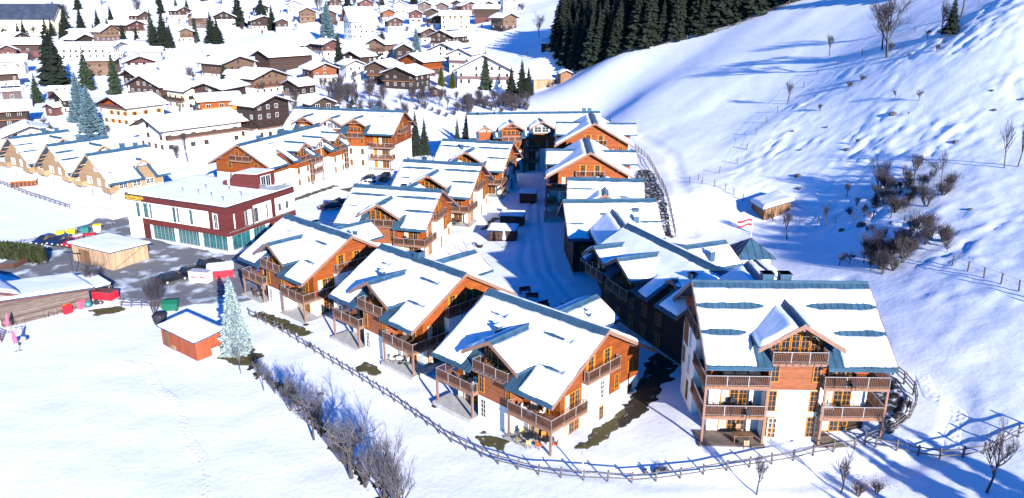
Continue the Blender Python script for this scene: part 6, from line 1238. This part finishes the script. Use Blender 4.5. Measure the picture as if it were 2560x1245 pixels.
cb = thing('orange_cabin', 'small orange wooden cabin at the left edge beside the tan chalets', 'cabin', at(-113.4, 175.0), R_(20)); MB().box(-2.6, 2.6, -1.0, 1.0, -.3, 1.5).build('wall', 'timber', cb); MB().box(-2.8, 2.8, -1.2, 1.2, 1.5, 1.75).build('roof_snow', 'snow_roof', cb)
for k in range(6): MB().box(-2.3 + k * .8, -1.75 + k * .8, -1.04, -1.0, .2, 1.1).build('board', 'timber_brown', cb)
yt = thing('yellow_hut', 'small yellow hut with a snow roof between the two rows of houses', 'hut', (-24.5, 172.5, .2), R_(-12)); MB().box(-2.2, 2.2, -1.8, 1.8, -.5, 2.3).build('wall', 'plaster_yellow', yt); MB().prism([(-2.5, -2.1, 2.3), (-2.5, 2.1, 2.3), (-2.5, 0, 3.4)], (5, 0, 0)).build('roof', 'brown_frame', yt); MB().prism([(-2.5, -2.15, 2.45), (-2.5, 0, 3.6), (-2.5, 0, 3.9), (-2.5, -2.2, 2.75)], (5, 0, 0)).build('roof_snow', 'snow_roof', yt)
gf = thing('mesh_fence', 'grey mesh ball court fence right of the long apartment house', 'fence', at(-24, 192))
for i in range(6): MB().tube([(-2.5 + i * 1.6, 0, 0), (-2.5 + i * 1.6, 0, 3.2)], .04, 5).build('post', 'rail_metal', gf)
for k in range(6): MB().box(-2.5, 5.5, -.012, .012, .4 + k * .55, .43 + k * .55).build('rail', 'rail_metal', gf)
# lane furniture, lamps, poles
lp = thing('lamp_post', 'white lamp post beside the fence in front of the nearest chalet', 'lamp post', at(6.4, 59.9)); MB().tube([(0, 0, -.3), (0, 0, 2.0)], .07, 8).build('pole', 'paint_white', lp); MB().lathe([(.13, 2.0), (.15, 2.3), (.05, 2.42)], 8).build('lamp_head', 'rail_metal', lp)
lp2 = thing('street_lamp', 'dark street lamp on the car park between garage and barn', 'lamp post', at(-68.2, 112.8)); MB().tube([(0, 0, -.3), (0, 0, 4.4)], .06, 6).build('pole', 'dark_metal', lp2); MB().box(-.9, .5, -.2, .2, 4.4, 4.5).build('lamp_head', 'dark_metal', lp2)
for i, (x, y) in enumerate(((2.9, 102.6), (1.9, 105.2), (4.4, 99.4))):
    b = thing('bench', ['dark bench in the shade of the lane, middle of three', 'dark bench in the shade of the lane, farthest of three', 'dark bench in the shade of the lane, nearest the low roof'][i], 'bench', at(x, y), .3 * i); MB().box(-.9, .9, -.25, .2, .42, .48).build('seat', 'timber_dark', b); MB().box(-.9, .9, .2, .26, .5, .95).build('backrest', 'timber_dark', b)
    for u in (-.75, .75): MB().box(u - .05, u + .05, -.25, .25, 0, .42).build('leg', 'timber_dark', b)
for i, (x, y) in enumerate(((7.4, 99.2), (-5.6, 128), (-1.6, 150))):
    p = thing('planter', ['dark planter with a snow cap at the near end of the lane', 'dark planter in the sun beside the nearest kiosk', 'dark planter half way down the lane'][i], 'planter', at(x, y)); MB().lathe([(.45, 0), (.6, .7)], 10).build('tub', 'timber_dark', p); MB().lathe([(.55, .7), (.4, .95), (.1, 1.05)], 10).build('snow_cap', 'snow_roof', p)
for i, (x, y) in enumerate(((-8.6, 126.6), (-6.9, 127.3), (-9.8, 122.8), (-7.6, 123.9))):
    p = thing('play_frame', 'grey A shaped play frame standing in the sunny snow yard', 'play frame', at(x, y), .8 * i, 'play frames in the yard')
    for s in (-1, 1): MB().beam((s * .9, 0, 0), (0, 0, 1.5), .06, .06).build('leg', 'rail_metal', p)
    MB().beam((-.45, 0, .75), (.45, 0, .75), .05, .05).build('crossbar', 'rail_metal', p)
tg_ = thing('tyre_planter', 'dark tyre lying at the foot of the little tree by the fence', 'tyre', at(13.0, 58.9)); tg_.rotation_euler = (1.1, 0, .4); MB().lathe([(.25, -.1), (.45, -.1), (.48, 0), (.45, .1), (.25, .1), (.22, 0), (.25, -.1)], 14).build('tyre', 'rubber', tg_)
sp = thing('stone', 'dark stone post beside the little tree', 'stone', at(11.9, 59.0)); MB().lathe([(.16, -.2), (.14, .4), (.05, .62)], 7).build('stone_block', 'rock', sp)
random.seed(8)
for i in range(7):
    x, y = [(-15.4, 83.6), (-27.6, 95.2), (-33.2, 98.6), (-5.8, 72.2), (-21.2, 76.4), (-8.2, 73.6), (-30.2, 95.2)][i]; t = thing('manhole_cover', 'small dark cover showing in the snow between fence and front row', 'cover', at(x, y, -.05), 0, 'dark covers in the snow'); MB().lathe([(.38, 0), (.38, .1), (.3, .12)], 12).build('lid', 'soil', t)
for i in range(14):
    x, y = 50 + random.random() * 36, 96 + random.random() * 66; s = random.uniform(.3, .8); t = thing('boulder', 'dark boulder poking out of the snowy bank', 'rock', at(x, y, -.1), random.random() * 6, 'boulders on the bank'); MB().lathe([(s, -.2), (s * 1.05, s * .3), (s * .6, s * .7), (s * .2, s * .8)], 7).build('stone_block', 'rock', t)
# woods above and behind the camera's right, whose shadows cross the slope and the lower right corner
for i, (x, y, H) in enumerate(((46, 37, 9), (42.5, 36, 8), (39, 35, 7.5), (35, 36, 6.5), (31, 36.5, 6), (27, 37.5, 5.5), (23, 38, 5), (49, 35, 8.5), (45, 33, 9), (37.5, 33, 7.5), (33, 34, 6.5), (29.5, 35, 6))): spruce(x, y, H, 'spruce standing just below the lower right corner of the picture', 'spruce', 'spruces below the lower right corner', var=i % 3)
for i, (x, y, H) in enumerate(((108, 196, 20), (116, 202, 24), (124, 204, 24))): spruce(x, y, H, 'spruce on the ridge beyond the right edge', 'spruce', 'spruces on the ridge', var=i % 3)
